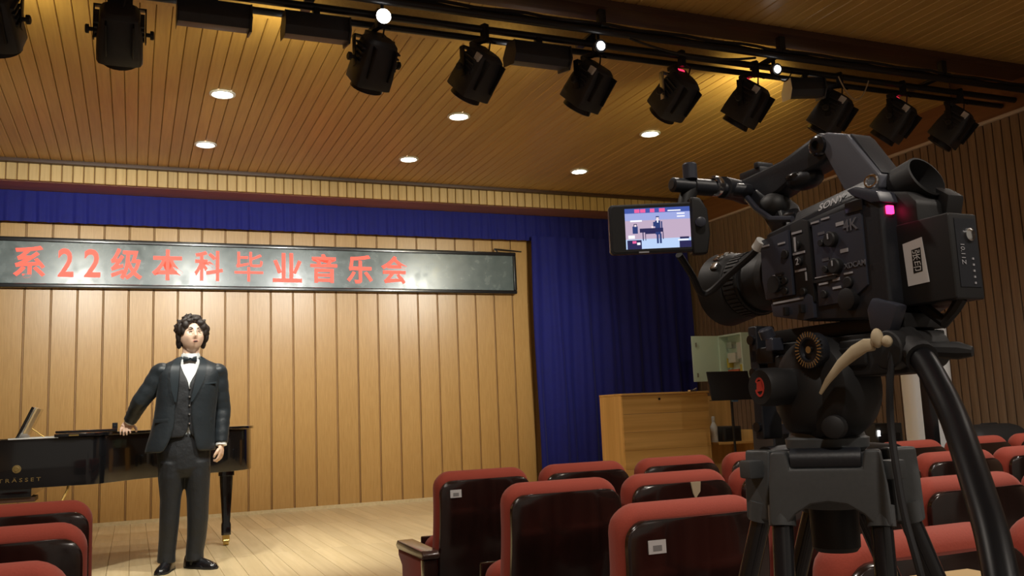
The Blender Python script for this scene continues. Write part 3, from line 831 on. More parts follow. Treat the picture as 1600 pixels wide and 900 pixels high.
# right hand lies over the edge of the piano lid
hand(RW_, (-.035, 7.055, 1.274), (-.045, 7.045, 1.258), (1, -.25, .0),
     [(-.004, -.030, -.008), (-.005, -.046, -.032), (-.004, -.040, -.055)],
     [(-.005, 7.05, 1.275), (.012, 7.035, 1.262), (.022, 7.01, 1.247), (.022, 6.995, 1.228)])
# left hand hangs half curled
hand(LW_, (.580, 6.825, 1.075), (.577, 6.815, 1.045), (-.45, -.9, 0),
     [(-.010, -.001, -.030), (-.030, .004, -.050), (-.048, .010, -.042)],
     [(.563, 6.79, 1.085), (.548, 6.775, 1.065), (.535, 6.775, 1.045), (.528, 6.782, 1.025)])
body = link('body', fuse(hb, 'body', .0045, 3), M['skin'], person)
# face details
def face(name, mb, m): return put(name, mb.xf(Matrix.Translation(HC - PO) @ HR.to_4x4()), M[m], person)
for s in (-1, 1):
    face('eyebrow', MB().tube([(s * .014, -.0945, .034), (s * .030, -.094, .040), (s * .048, -.084, .035)], [.003, .004, .002], 6), 'hair')
    face('eye', MB().tube([(s * .018, -.0850, .013), (s * .030, -.0875, .015), (s * .043, -.081, .013)], [.0015, .0032, .0015], 6), 'hair')
    gl_ = []
    for k in range(17):
        a = 2 * PI * k / 16
        gl_.append((s * .031 + .022 * math.cos(a), -.100 + .004 * abs(math.cos(a)) + (.006 if s * math.cos(a) > .5 else 0), .012 + .017 * math.sin(a)))
    face('spectacle_rim', MB().tube(gl_, .0012, 5, False), 'steel')
face('mouth', MB().ell((0, -.0955, -.060), (.019, .005, .0085), 14, 8), 'lip')
face('mouth_opening', MB().ell((0, -.0995, -.060), (.013, .003, .0045), 12, 8), 'hair')
# hair: overlapping locks fused into one mass
rh = random.Random(11); hm = MB()
def lock(p, r, tilt=0):
    hm.ell(HC - PO + HR @ V(p), r, 10, 7, HR @ Matrix.Rotation(tilt, 3, 'Y'))
hm.ell(HC - PO + HR @ V((0, .022, .035)), (.090, .092, .098), 20, 14)
for k in range(190):
    a = rh.uniform(0, 2 * PI); e = rh.uniform(-.15, 1.45); q_ = rh.uniform(.97, 1.06)
    p = V((math.cos(a) * math.cos(e) * .100 * q_, math.sin(a) * math.cos(e) * .100 * q_ + .016, .035 + math.sin(e) * .100 * q_))
    if p.y < -.040 and p.z < .088 and abs(p.x) < .07 and not (p.x > .02 and p.z > .06): continue
    lock(p, (rh.uniform(.007, .012), rh.uniform(.010, .018), rh.uniform(.016, .034)), rh.uniform(-1.2, 1.2))
for p, r in (((-.088, -.02, .04), (.024, .034, .045)), ((-.092, .01, .0), (.02, .03, .05)), ((-.082, .04, -.04), (.022, .04, .05)), ((.088, -.02, .04), (.030, .036, .045)),
             ((.094, .0, .0), (.024, .034, .052)), ((.084, .035, -.04), (.022, .04, .05)), ((.060, -.068, .055), (.030, .026, .036)), ((.076, -.055, .025), (.020, .024, .040)),
             ((.042, -.08, .078), (.028, .022, .024)), ((-.058, -.066, .066), (.026, .026, .032)), ((-.074, -.046, .036), (.018, .026, .040)), ((-.035, -.074, .092), (.026, .024, .020)),
             ((.01, -.07, .105), (.035, .03, .022)), ((0, .075, -.02), (.07, .035, .08)), ((-.105, .0, .055), (.018, .024, .024)), ((.108, -.005, .05), (.018, .024, .026)), ((.02, 0, .135), (.05, .05, .02))):
    lock(p, r)
link('hair', fuse(hm, 'hair', .0038, 4), M['hair'], person)
# --- clothes
def wrap(tab, dy, n=40, thick=.008):
    """open garment: rows (z, cx, cy, rx, ry, x of left front edge, x of right front edge)"""
    rows = []
    for z, cx, cy, rx, ry, xl, xr in tab:
        al = -math.asin(max(-.98, min(.98, (xl - cx) / rx))); ar = math.asin(max(-.98, min(.98, (xr - cx) / rx)))
        row = []
        for i in range(n + 1):
            a = ar + (2 * PI - al - ar) * i / n
            ex = .86
            sx = math.copysign(abs(math.sin(a)) ** ex, math.sin(a)); cy_ = math.copysign(abs(math.cos(a)) ** ex, math.cos(a))
            row.append(W(cx + rx * sx, cy - ry * cy_ + dy, z))
        # keep the two edges where the table puts them
        row[0].x = xr - PO.x; row[-1].x = xl - PO.x
        rows.append(row)
    return rows
TR = [(1.742, .372, 6.90, .082, .066, .318, .428), (1.712, .372, 6.895, .115, .088, .300, .436), (1.692, .371, 6.89, .170, .100, .296, .434), (1.668, .370, 6.885, .212, .108, .292, .426),
      (1.630, .368, 6.88, .226, .118, .290, .418), (1.57, .365, 6.875, .212, .124, .286, .405), (1.50, .360, 6.87, .204, .128, .280, .388), (1.42, .350, 6.87, .200, .126, .272, .372), (1.33, .340, 6.87, .200, .124, .268, .372),
      (1.24, .330, 6.872, .206, .130, .266, .382), (1.15, .318, 6.875, .220, .138, .232, .398), (1.075, .312, 6.878, .234, .146, .196, .412)]
jk = MB(); rows = wrap(TR, 0)
jk.rings(rows, False, False)
def sleeve(pts, rad):
    P = [W(*p) for p in pts]; out = []
    for i in range(len(P) - 1):
        for t in range(5):
            out.append((P[i].lerp(P[i + 1], t / 5), rad[i] + (rad[i + 1] - rad[i]) * t / 5))
    out.append((P[-1], rad[-1]))
    rr = random.Random(3); return [o_[0] for o_ in out], [o_[1] * (1 + .02 * math.sin(i * 2.3) + rr.uniform(-.025, .025)) for i, o_ in enumerate(out)]
jme = evaluated(jk, [('SOLIDIFY', dict(thickness=.012, offset=0)), ('SUBSURF', dict(levels=1))], 'jacket')
link('jacket', jme, M['suit'], person)
for a, b, c, rads in ((RS, RE, RW_, (.074, .068, .060, .052, .045)), (LS, LE, LW_, (.074, .066, .058, .052, .045))):
    P, r_ = sleeve([tuple(V(a) + V((0, 0, .02))), tuple(V(a).lerp(V(b), .5)), b, tuple(V(b).lerp(V(c), .5)), tuple(V(b).lerp(V(c), .97))], rads)
    sm_ = MB().tube(P, r_, 18)
    sm_.ell(P[0], (.072, .085, .060), 16, 10)
    link('sleeve', fuse(sm_, 'sleeve', .008, 3), M['suit'], person)
    e = V(b).lerp(V(c), .95); f_ = V(b).lerp(V(c), 1.03)
    put('shirt_cuff', MB().tube([W(*e), W(*f_)], .038, 16), M['shirt'], person)
# satin lapels follow the front edges
for side in (0, -1):
    ins = [r_[side] for r_ in rows[0:8]]
    sgn = 1 if side == 0 else -1
    wd_ = (.020, .036, .044, .050, .054, .050, .036, .008)
    ls = MB(); L1_, L2_ = [], []
    for p, w_ in zip(ins, wd_):
        L1_.append([p + V((-sgn * .004, -.012, 0)), p + V((sgn * w_, -.018 + w_ * .10, .0)), p + V((sgn * w_, -.008 + w_ * .10, 0)), p + V((-sgn * .004, -.002, 0))])
    put('lapel', ls.rings(L1_), M['satin'], person, 0, 2, 50)
# waistcoat with a V neck, shirt front under it
WC = [(z, cx, cy, rx - .016, ry - .016, xl, xr) for z, cx, cy, rx, ry, xl, xr in
      [(1.70, .371, 6.89, .15, .095, .302, .432), (1.66, .370, 6.885, .19, .105, .312, .420), (1.61, .366, 6.88, .205, .118, .330, .400), (1.56, .362, 6.875, .205, .124, .359, .361), (1.48, .358, 6.872, .200, .127, .362, .356),
       (1.38, .347, 6.87, .196, .124, .362, .356), (1.28, .336, 6.872, .198, .128, .362, .356), (1.21, .328, 6.875, .205, .132, .352, .362), (1.175, .326, 6.876, .207, .134, .325, .385)]]
wk = MB().rings(wrap(WC, -.006), False, False)
link('waistcoat', evaluated(wk, [('SOLIDIFY', dict(thickness=.008, offset=0)), ('SUBSURF', dict(levels=1))], 'waistcoat'), M['trous'], person)
for z in (1.515, 1.455, 1.395, 1.335, 1.27, 1.215):
    yy = 6.87 - .118
    put('button', MB().lathe(W(.3625, yy - .002, z), (0, -1, 0), [(0, .007), (.006, .006)], 10), M['steel'], person)
SHT = [(1.765, .376, 6.888, .062, .062), (1.735, .374, 6.888, .068, .066), (1.70, .371, 6.888, .125, .078), (1.62, .368, 6.88, .185, .098), (1.50, .36, 6.873, .175, .100), (1.15, .335, 6.875, .17, .10)]
put('shirt', MB().rings([[W(cx + rx * math.sin(a), cy - ry * math.cos(a), z) for a in [2 * PI * j / 28 for j in range(28)]] for z, cx, cy, rx, ry in SHT]), M['shirt'], person, 0, 2, 60)
for s in (-1, 1):
    put('collar_wing', MB().prism([(s * .006, 1.742), (s * .052, 1.770), (s * .056, 1.735), (s * .034, 1.715)], lambda a, b, h: W(.374 + a, h + abs(a) * .45, b), 6.806, 6.814), M['shirt'], person, .002)
bt_ = MB()
for s in (-1, 1):
    bt_.rings([[W(.366 + s * x_, 6.800 + yy, 1.722 + zz * h_) for yy, zz in ((-.010, 0), (-.006, 1), (.006, 1), (.008, 0), (.006, -1), (-.006, -1))] for x_, h_ in ((.004, .009), (.018, .015), (.042, .021), (.046, .019))])
bt_.box(W(.366, 6.796, 1.722), (.016, .018, .020))
put('bow_tie', bt_, M['satin'], person, .002)
put('breast_pocket', MB().box(W(.505, 6.765, 1.545), (.085, .006, .012), Matrix.Rotation(math.radians(-8), 3, 'Y') @ Matrix.Rotation(math.radians(14), 3, 'Z')), M['satin'], person, .002)
for x_, a_, y_ in ((.180, -24, 6.775), (.470, 24, 6.772)): put('pocket_flap', MB().box(W(x_, y_, 1.295), (.10, .008, .026), Matrix.Rotation(math.radians(a_), 3, 'Z')), M['suit'], person, .002)
# trousers
tr = MB()
tr.tube([W(.335, 6.88, 1.20), W(.335, 6.88, 1.08), W(.338, 6.88, .96), W(.34, 6.88, .90)], [(.115, .175), (.120, .182), (.118, .175), (.09, .15)], 22, True, 0, 1, (0, 1, 0))
for k, pts in enumerate((((.262, 1.0, .100, .112), (.254, .90, .090, .108), (.249, .75, .070, .092), (.243, .60, .066, .084), (.236, .48, .061, .078), (.228, .385, .059, .076), (.226, .325, .062, .080)),
                         ((.415, 1.0, .100, .112), (.424, .90, .090, .108), (.430, .75, .076, .094), (.430, .60, .071, .086), (.424, .48, .065, .08), (.412, .385, .060, .076), (.411, .325, .062, .080)))):
    tr.tube([W(x, 6.88 + (.012 if z < .5 else 0), z) for x, z, a, b in pts], [(b, a) for x, z, a, b in pts], 18, True, 0, 1, (0, 1, 0))
link('trousers', fuse(tr, 'trousers', .008, 3), M['trous'], person)
# socks and shoes
for fx in (.228, .412): put('sock', MB().cyl(W(fx, 6.893, .295), W(fx, 6.893, .40), .036, n=16), M['trous'], person)
def shoe(hx, hy, ang):
    rt = Matrix.Rotation(ang, 4, 'Z')
    T = Matrix.Translation(W(hx, hy, S)) @ rt
    def sec(y, w, h, lift=0): return [V((px * w, y, max(0.010 + lift, 0.010 + lift + (pz) * h))) for px, pz in [(math.cos(PI * j / 10), math.sin(PI * j / 10)) for j in range(11)]]
    up = MB().rings([sec(.085, .020, .05), sec(.075, .032, .085), (sec(.03, .040, .105)), sec(-.03, .040, .098), sec(-.08, .042, .062), sec(-.14, .045, .046), sec(-.18, .038, .034), sec(-.205, .016, .016)])
    put('shoe', up.xf(T), M['shoe'], person, 0, 2, 70)
    put('shoe_sole', MB().prism([(.0, .09), (.034, .07), (.040, 0), (.044, -.08), (.047, -.14), (.036, -.19), (0, -.212), (-.036, -.19), (-.047, -.14), (-.044, -.08), (-.040, 0), (-.034, .07)], lambda a, b, h: (a, b, h), 0, .014).xf(T), M['rub'], person)
shoe(.236, 6.90, math.radians(-18)); shoe(.412, 6.90, math.radians(40))

# ================================================================== video camera
P0 = V((.706, .725, 1.371)); KR = math.radians(92.41)
vc = thing('video_camera', 'black professional video camera on the tripod, aimed at the singer', 'video camera', P0, KR)
CY = -.045
prof = [(-.030, -.028), (-.030, .082), (-.012, .097), (.055, .092), (.10, .086), (.146, .080), (.152, .022), (.142, -.020), (.09, -.032), (.0, -.040)]
side = lambda a, b, h: (a, h, b)
bd = put('body', MB().prism(prof, side, -.092, 0), M['pl'], vc, .006, 3)
def plate(name, poly, y0, y1, m, parent=bd, bev=.0012):
    return put(name, MB().prism(poly, side, y0, y1), M[m], parent, bev, 2)
plate('side_panel', [(-.006, -.004), (-.006, .082), (.066, .078), (.066, -.018), (.02, -.018)], -.001, .0025, 'pl2')
plate('profile_strip', [(.070, -.012), (.070, .080), (.080, .084), (.098, .080), (.098, -.012)], -.001, .004, 'pl3')
plate('front_panel', [(.102, .0), (.102, .076), (.150, .072), (.152, .024), (.148, .0)], -.001, .005, 'pl2')
plate('audio_panel', [(.072, -.030), (.072, -.006), (.078, -.002), (.140, -.006), (.138, -.021), (.09, -.031)], -.001, .005, 'pl2')
put('top_ridge', MB().prism([(-.012, .096), (.10, .085), (.14, .079), (.14, .084), (.09, .094), (-.005, .104)], side, -.075, -.012), M['pl'], bd, .003)
plate('rear_shoulder', [(-.034, .078), (-.030, .090), (.0, .102), (.012, .101), (.005, .094), (-.02, .08)], -.05, .003, 'pl2', bd, .003)
put('strap_ring', MB().tube([(-.018 + .008 * math.cos(a), -.004, .104 + .006 * math.sin(a)) for a in [2 * PI * i / 12 for i in range(13)]], .0018, 6, False), M['chrome'], bd)
def knob(x, z, r, h=.007, y=.0025, m='pl3', n=20, name='dial'):
    k = put(name, MB().lathe((x, y, z), (0, 1, 0), [(0, r), (h * .8, r), (h, r * .85)], n), M[m], bd)
    return k
for x, z in ((.036, .052), (.033, .022)):
    dd = knob(x, z, .0085)
    knob(x + .016, z - .001, .004, .004, name='button')
    put('dial_mark', MB().box((x, .010, z + .003), (.0012, .001, .006)), M['print2'], bd)
    put('dial_caption', MB().box((x - .012, .0028, z + .015), (.011, .0006, .004)), M['print2'], bd)
    put('dial_caption', MB().box((x + .016, .0028, z + .010), (.010, .0006, .003)), M['print3'], bd)
for x, z, r in ((.088, .056, .0050), (.087, .036, .0050), (.108, .048, .0055), (.112, .018, .0045), (.112, .006, .004), (.084, .001, .0045), (.054, -.006, .0045), (.018, .002, .006)):
    knob(x, z, r, .004, .004 if x > .07 else .0025, name='button')
for x, z, w, h in ((.088, .070, .016, .0025), (.087, .046, .019, .0025), (.087, .026, .017, .0025), (.079, .018, .002, .010), (.125, .026, .014, .002), (.055, .006, .014, .002), (.036, .008, .010, .003), (.060, .076, .012, .002), (.044, .077, .012, .002), (.050, .014, .034, .0012), (.11, -.006, .05, .0022), (.018, .012, .012, .002), (.113, .062, .012, .002), (.140, .064, .012, .002), (.036, -.001, .012, .0025)):
    put('caption', MB().box((x, .0056 if x > .1 else .0045 if x > .068 else .0030, z), (w, .0008, h)), M['print2'], bd)
put('thumb_wheel', MB().cyl((.128, -.002, .016), (.128, .010, .016), .010, n=18), M['pl3'], bd)
slt = MB()
for i in range(5): slt.box((.1195, .006, .010 + i * .0042), (.013, .003, .0022))
q = put('grip_ribs', slt, M['pl3'], bd); q['kind'] = 'stuff'
for x in (.086, .112): put('audio_switch', MB().box((x, .008, -.018), (.005, .006, .010)), M['pl3'], bd, .001)
put('selector_wheel', MB().lathe((.020, .0, -.016), (0, 1, 0), [(0, .012), (.008, .012), (.009, .009)], 12), M['pl3'], bd)
put('slot', MB().box((.052, .003, .010), (.034, .002, .003)), M['pl3'], bd)
put('window', MB().box((.002, .003, .081), (.024, .002, .012)), M['gloss'], bd, .001)
def ctext(txt, x, z, w, m, y=.0032, tilt=0, parent=bd, name='lettering'):
    me = fit_text(text_mesh(txt, .02, name, .0002, .0003), w)
    me.transform(Matrix.Rotation(PI, 4, 'Z') @ Matrix.Rotation(PI / 2, 4, 'X') @ Matrix.Rotation(tilt, 4, 'Z'))
    o_ = link(name, me, M[m], parent); o_.location = (x, y, z); return o_
ctext('4K', .009, .063, .021, 'print3')
ctext('XDCAM', .008, .020, .030, 'print3')
ctext('1', .088, .056, .0028, 'print2', .0085); ctext('2', .087, .036, .0048, 'print2', .0085)
put('top_bevel', MB().rings([[V((x_, y_, z_ + dz)) for y_, z_ in ((.002, .084), (-.010, .106), (-.034, .106), (-.034, .080), (.002, .078))] for x_, dz in ((-.008, .003), (.10, -.009))]), M['pl'], bd, .001)
tx = ctext('SONY', .038, .0942, .038, 'print2', -.0024); tx.rotation_euler = (math.radians(28.6), math.radians(6), 0)
put('tally_lamp', MB().box((-.0310, -.012, .071), (.004, .009, .009)), M['redlamp'], vc, .001)
# lens
ax = (1, 0, 0); LO = (.150, CY, .032)
ln = put('lens', MB().lathe(LO, ax, [(0.0000, 0.0352), (0.0163, 0.0352), (0.0170, 0.0317), (0.0333, 0.0326), (0.0340, 0.0361), (0.0533, 0.0378), (0.0540, 0.0352), (0.0629, 0.0361)], 40), M['pl3'], vc)
fr = MB().lathe(LO, ax, [(0.0629, 0.0396), (0.0651, 0.0409), (0.0903, 0.0409), (0.0925, 0.0396)], 40)
put('focus_ring', fr, M['rub'], ln)
rb = MB()
for i in range(44):
    a = 2 * PI * i / 44
    rb.box((LO[0] + .077, CY + .041 * math.cos(a), LO[2] + .041 * math.sin(a)), (.022, .0025, .0035), Matrix.Rotation(a, 3, 'X'))
q = put('focus_ribs', rb, M['rub'], ln); q['kind'] = 'stuff'
put('lens_hood', MB().lathe(LO, ax, [(0.0925, 0.0405), (0.0962, 0.0440), (0.1317, 0.0493), (0.1332, 0.0466), (0.0999, 0.0405)], 40), M['pl3'], ln)
put('front_glass', MB().lathe(LO, ax, [(0.0888, 0.0352), (0.0947, 0.0317), (0.0977, 0.0176)], 30), M['glass'], ln)
put('zoom_ring', MB().lathe(LO, ax, [(0.0178, 0.0370), (0.0192, 0.0383), (0.0311, 0.0383), (0.0326, 0.0370)], 40), M['rub'], ln)
for i, a in enumerate((35, 55, 75, 95)):
    put('hood_catch', MB().box((LO[0] + .105 + .006 * i, CY + .047 * math.cos(math.radians(a)), LO[2] + .047 * math.sin(math.radians(a))), (.012, .010, .004), Matrix.Rotation(math.radians(a - 90), 3, 'X')), M['chrome'], ln, .001)
# top handle
def bar(name, pts, w, m, parent, bev=.004): return put(name, MB().prism(pts, side, CY - w / 2, CY + w / 2), M[m], parent, bev, 3)
hd = bar('handle', [(.075, .188), (.060, .180), (.062, .158), (.075, .150), (.125, .143), (.150, .134), (.185, .128), (.225, .140), (.240, .152), (.238, .166), (.20, .168), (.14, .172)], .036, 'pl', vc, .007)
bar('handle_strut', [(.085, .182), (.060, .183), (.030, .172), (-.010, .116), (-.010, .100), (.030, .098), (.042, .112), (.066, .160)], .040, 'strut', hd, .004)
bar('strut_seam', [(.0285, .1725), (.022, .166), (-.0105, .1175), (-.004, .1165), (.030, .168)], .030, 'pl', hd, .001)
bar('front_mount', [(.215, .142), (.185, .150), (.150, .120), (.138, .086), (.165, .084), (.178, .105)], .038, 'pl', hd, .007)
put('handle_screw', MB().lathe((.072, CY + .018, .170), (0, 1, 0), [(0, .012), (.006, .012), (.008, .009), (.008, .006), (.004, .006)], 20), M['gloss'], hd)
put('zoom_rocker', MB().ell((.115, CY + .004, .142), (.026, .018, .012), 16, 10), M['pl'], hd)
put('rocker_key', MB().ell((.120, CY + .018, .146), (.012, .006, .005), 12, 8), M['gloss'], hd)
put('microphone_shoe', MB().box((.205, CY, .172), (.040, .022, .012)).box((.19, CY, .18), (.008, .026, .008)), M['pl'], hd, .002)
put('handle_knob', MB().ell((.165, CY + .010, .120), (.022, .018, .018), 14, 10), M['pl3'], hd)
put('record_button', MB().lathe((.13, -.03, .098), (-.2, .5, .8), [(0, .010), (.008, .010), (.009, .007)], 16), M['gloss'], hd)
put('handle_cable', MB().tube([(.205, CY + .022, .145), (.175, CY + .03, .118), (.150, CY + .03, .100), (.12, CY + .024, .094)], .004, 8), M['pl2'], hd)
put('cold_shoe', MB().box((.040, CY, .1005), (.030, .020, .007)).box((.042, CY + .008, .107), (.012, .004, .008)), M['pl3'], bd, .001)
# monitor on its rod at the front of the handle
n_ = V((-1.0, .50, -.10)).normalized(); u_ = V((0, 0, 1)); r_v = u_.cross(n_).normalized(); up_ = n_.cross(r_v)
MC = V((.20, .124, .092))
MT = Matrix.Translation(MC) @ Matrix(((r_v.x, up_.x, n_.x, 0), (r_v.y, up_.y, n_.y, 0), (r_v.z, up_.z, n_.z, 0), (0, 0, 0, 1)))
mo = put('monitor', MB().prism(rrect(.104, .060, .005), lambda a, b, h: (a, b, h), -.016, 0).xf(MT), M['pl'], vc, .0018)
put('bezel', MB().prism(rrect(.098, .055, .004), lambda a, b, h: (a, b, h), -.001, .0008).xf(MT), M['gloss'], mo)
def em(name, c, k=1.0): return mat(name, (.02, .02, .02), .3, emit=c, es=k)
scr = MB()
def q4(x0, x1, y0, y1, mi, h): scr.prism([(x0, y0), (x1, y0), (x1, y1), (x0, y1)], lambda a, b, hh: (a, b, hh), .0010, .0010 + h * .00012, mi)
ox, oy = -.034 + .001, -.0245
def sq(x0, x1, y0, y1, mi, h): q4(ox + x0 * .078, ox + x1 * .078, oy + .049 * (1 - y1), oy + .049 * (1 - y0), mi, h)
sq(0, 1, .0, .12, 0, 1); sq(0, 1, .12, .30, 1, 1); sq(0, 1, .30, .76, 2, 1); sq(0, 1, .76, 1, 3, 1)      # sign band, wall, floor
for x0_, x1_ in ((.15, .23), (.24, .32), (.39, .46), (.53, .62)): sq(x0_, x1_, .02, .11, 4, 2)
sq(.66, .86, .07, .10, 5, 2); sq(.08, .26, .29, .33, 5, 2); sq(.80, .92, .15, .18, 5, 2); sq(.80, .92, .22, .25, 5, 2)
sq(.46, .54, .32, .66, 6, 2); sq(.475, .505, .64, .88, 6, 2); sq(.52, .55, .64, .88, 6, 2); sq(.475, .525, .21, .28, 6, 2); sq(.48, .52, .24, .31, 7, 3); sq(.43, .46, .35, .46, 6, 2); sq(.40, .43, .45, .50, 7, 2); sq(.49, .51, .31, .37, 5, 3); sq(.55, .57, .34, .55, 6, 2)
sq(.22, .58, .50, .60, 8, 2); sq(.30, .46, .58, .64, 8, 2); sq(.26, .275, .6, .8, 8, 2); sq(.30, .31, .6, .8, 8, 2); sq(.57, .582, .6, .78, 8, 2)
sq(.13, .18, .38, .44, 8, 2); sq(.14, .17, .40, .45, 7, 3); sq(.11, .19, .44, .62, 6, 2); sq(.02, .24, .78, 1, 8, 2); sq(.04, .14, .66, .74, 5, 2); sq(.17, .22, .84, .90, 5, 3); sq(.10, .16, .80, .86, 4, 3)
sq(.82, 1, .84, 1, 8, 2); sq(.83, .97, .74, .79, 8, 2); sq(.80, .96, .80, .83, 5, 2)
scm = [em('screen_sign', (.05, .10, .42), .9), em('screen_wall_top', (.36, .42, .80), .95), em('screen_wall', (.60, .46, .62), .9), em('screen_floor', (.50, .66, .95), 1.0), em('screen_red', (.85, .12, .35), 1), em('screen_white', (.9, .9, 1), 1.1), em('screen_suit', (.02, .05, .22), .8), em('screen_skin', (.9, .75, .8), 1), em('screen_dark', (.02, .02, .12), .7)]
put('screen', scr.xf(MT), scm, mo)
put('monitor_arm', MB().prism([(-.006, -.034), (.012, -.034), (.016, -.01), (.014, .02), (.006, .034), (-.006, .036)], lambda a, b, h: (a + .052, b, h), -.022, .004).xf(MT), M['pl3'], mo, .004, 3)
put('arm_screw', MB().lathe(MT @ V((.056, .004, .004)), n_, [(0, .006), (.007, .006), (.008, .004)], 14), M['pl2'], mo)
put('maker_strip', MB().box((-.012, -.0285, .0012), (.012, .0016, .0006)).xf(MT), M['print2'], mo)
put('monitor_stem', MB().tube([(.205, .072, .118), (.203, .068, .135), (.20, .06, .148)], [.011, .010, .009], 12), M['pl3'], mo)
rd = put('monitor_rod', MB().lathe((.20, .092, .148), (0, -1, 0), [(0, .007), (.001, .009), (.030, .009), (.031, .0105), (.060, .0105), (.061, .009), (.125, .009)], 20), M['pl'], hd)
put('rod_bore', MB().lathe((.20, .0925, .148), (0, 1, 0), [(0, .0055), (.0004, .0055)], 16), M['slatgap'], hd)
put('rod_clamp', MB().lathe((.197, .066, .156), (0, 0, 1), [(0, .009), (.018, .009), (.020, .0075)], 16), M['pl2'], hd)
put('rosette', MB().lathe((.203, .020, .151), (-.35, 1, 0), [(0, .0125), (.008, .0135), (.012, .0125), (.012, .009), (.006, .008)], 20), M['chrome'], hd)
put('rod_arm', MB().tube([(.20, .015, .150), (.215, -.02, .152), (.222, -.04, .152)], [.014, .014, .016], 12), M['pl'], hd)
# viewfinder
va = V((-1, .02, .10)).normalized(); vo = V((.034, -.055, .098))
vf = put('viewfinder', MB().lathe(vo, va, [(0, .017), (.045, .020), (.047, .0215), (.050, .0215)], 30), M['rub'], vc)
put('eyecup', MB().rings([[vo + va * (h + k_ * .010 * (-math.cos(a))) + V((0, math.sin(a) * r * 1.0, math.cos(a) * r)) for a in [2 * PI * j / 30 for j in range(30)]] for h, r, k_ in ((.048, .0215, 0), (.060, .0225, .3), (.080, .0235, 1), (.081, .0215, 1), (.064, .018, .3), (.055, .015, 0))]), M['rub'], vf, 0, 2, 50)
put('finder_glass', MB().lathe(vo + va * .0555, va, [(0, .0165), (.0006, .016)], 24), M['glass'], vf)
put('rear_block', MB().prism([(-.056, .040), (-.056, .075), (-.045, .088), (-.020, .094), (-.020, -.03), (-.045, -.03)], side, -.088, -.022), M['pl3'], vc, .004)
put('finder_hinge', MB().prism([(-.050, .070), (-.060, .060), (-.066, .082), (-.050, .094)], side, -.082, -.058), M['pl3'], vc, .003)
# battery with its sticker
ba = put('battery', MB().bx(-.093, -.020, -.060, -.020, -.030, .0555), M['pl3'], vc, .003, 3)
st_ = put('sticker', MB().prism([(-.038, -.010), (-.036, .034), (-.060, .037), (-.064, -.009)], side, -.0202, -.0195), M['paper'], ba)
fr_ = MB()
put('sticker_frame', MB().prism([(-.0465, .002), (-.0465, .026), (-.0575, .027), (-.0575, .003)], side, -.0195, -.0192), M['pl3'], ba)
me = fit_text(text_mesh('张印', .02, 'sticker_text', 0, .0001), .021, .009)
me.transform(Matrix.Rotation(PI, 4, 'Z') @ Matrix.Rotation(PI / 2, 4, 'X') @ Matrix.Rotation(-PI / 2, 4, 'Z'))
q = link('sticker_text', me, M['paper'], ba); q.location = (-.052, -.0190, .0145)
put('rear_label', MB().bx(-.0936, -.0928, -.056, -.027, -.018, .050), M['pl'], ba)
put('charge_button', MB().lathe((-.0936, -.046, .034), (-1, 0, 0), [(0, .0065), (.002, .0065), (.003, .004)], 18), M['chrome'], ba)
me = fit_text(text_mesh('10.11Z', .02, 'lettering', 0, .0001), .020, .0055)
me.transform(Matrix.Rotation(-PI / 2, 4, 'Z') @ Matrix.Rotation(PI / 2, 4, 'X') @ Matrix.Rotation(-PI / 2, 4, 'Z'))
q = link('lettering', me, M['print2'], ba); q.location = (-.0942, -.034, .014)
for i in range(5): put('charge_led', MB().box((-.0940, -.047, .010 - i * .006), (.001, .002, .002)), M['print2'], ba)
put('side_lever', MB().prism([(-.045, -.030), (-.012, -.018), (-.004, -.030), (-.006, -.052), (-.030, -.058)], side, -.010, .006), M['pl2'], vc, .004)
put('base_plate', MB().bx(-.035, .17, -.078, -.012, -.052, -.036), M['pl3'], vc, .004)
put('power_lead', MB().tube([(-.040, -.035, -.030), (-.065, -.034, -.050), (-.078, -.034, -.038), (-.085, -.036, -.028)], .006, 8), M['rub'], vc)
put('hand_grip', MB().ell((.06, -.115, .015), (.060, .030, .045), 18, 12), M['rub'], vc)
put('monitor_cable', MB().tube(smooth_path([(.205, .085, .062), (.222, .055, .040), (.240, .030, .022), (.235, .018, .022), (.205, .010, .040), (.165, .006, .058), (.150, .005, .068)]), .0045, 8), M['cable'], vc)
put('lead_plug', MB().cyl((.158, .004, .064), (.148, .004, .072), .007, n=12), M['white'], vc)

# ================================================================== tripod with fluid head
TX, TY = .732, .831
tp_ = thing('tripod', 'black camera tripod with fluid head and long pan bar', 'tripod', (TX, TY, 0))
KM = Matrix.Translation(V((-TX, -TY, 0))) @ Matrix.Translation(P0) @ Matrix.Rotation(KR, 4, 'Z')
def hp(name, mb, m, parent=tp_, bev=0, sm=35): return put(name, mb.xf(KM), M[m], parent, bev, 3, sm)
hp('quick_release', MB().bx(-.025, .165, -.082, -.008, -.066, -.0525), 'pl3', tp_, .003)
hp('release_lever', MB().bx(.135, .148, -.006, .012, -.062, -.046), 'pl2', tp_, .003)
hp('platform', MB().bx(.01, .165, -.088, -.002, -.088, -.066), 'pl3', tp_, .005)
dm = hp('fluid_drum', MB().lathe((.088, .012, -.108), (0, -1, 0), [(0, .044), (.006, .054), (.02, .060), (.045, .060), (.06, .054), (.064, .044)], 40), 'pl3')
hp('head_body', MB().rings([[V((.100 + px, -.020 + py, z)) for px, py in rrect(w, w * .9, w * .42, 6)] for z, w in ((-.160, .06), (-.152, .08), (-.13, .098), (-.10, .10), (-.086, .09))]), 'pl3', tp_, 0, 60)
cp = hp('drag_cap', MB().lathe((.106, .012, -.104), (0, 1, 0), [(0, .020), (.022, .021), (.026, .0215), (.044, .021), (.048, .019)], 36), 'rub')
lg_ = MB()
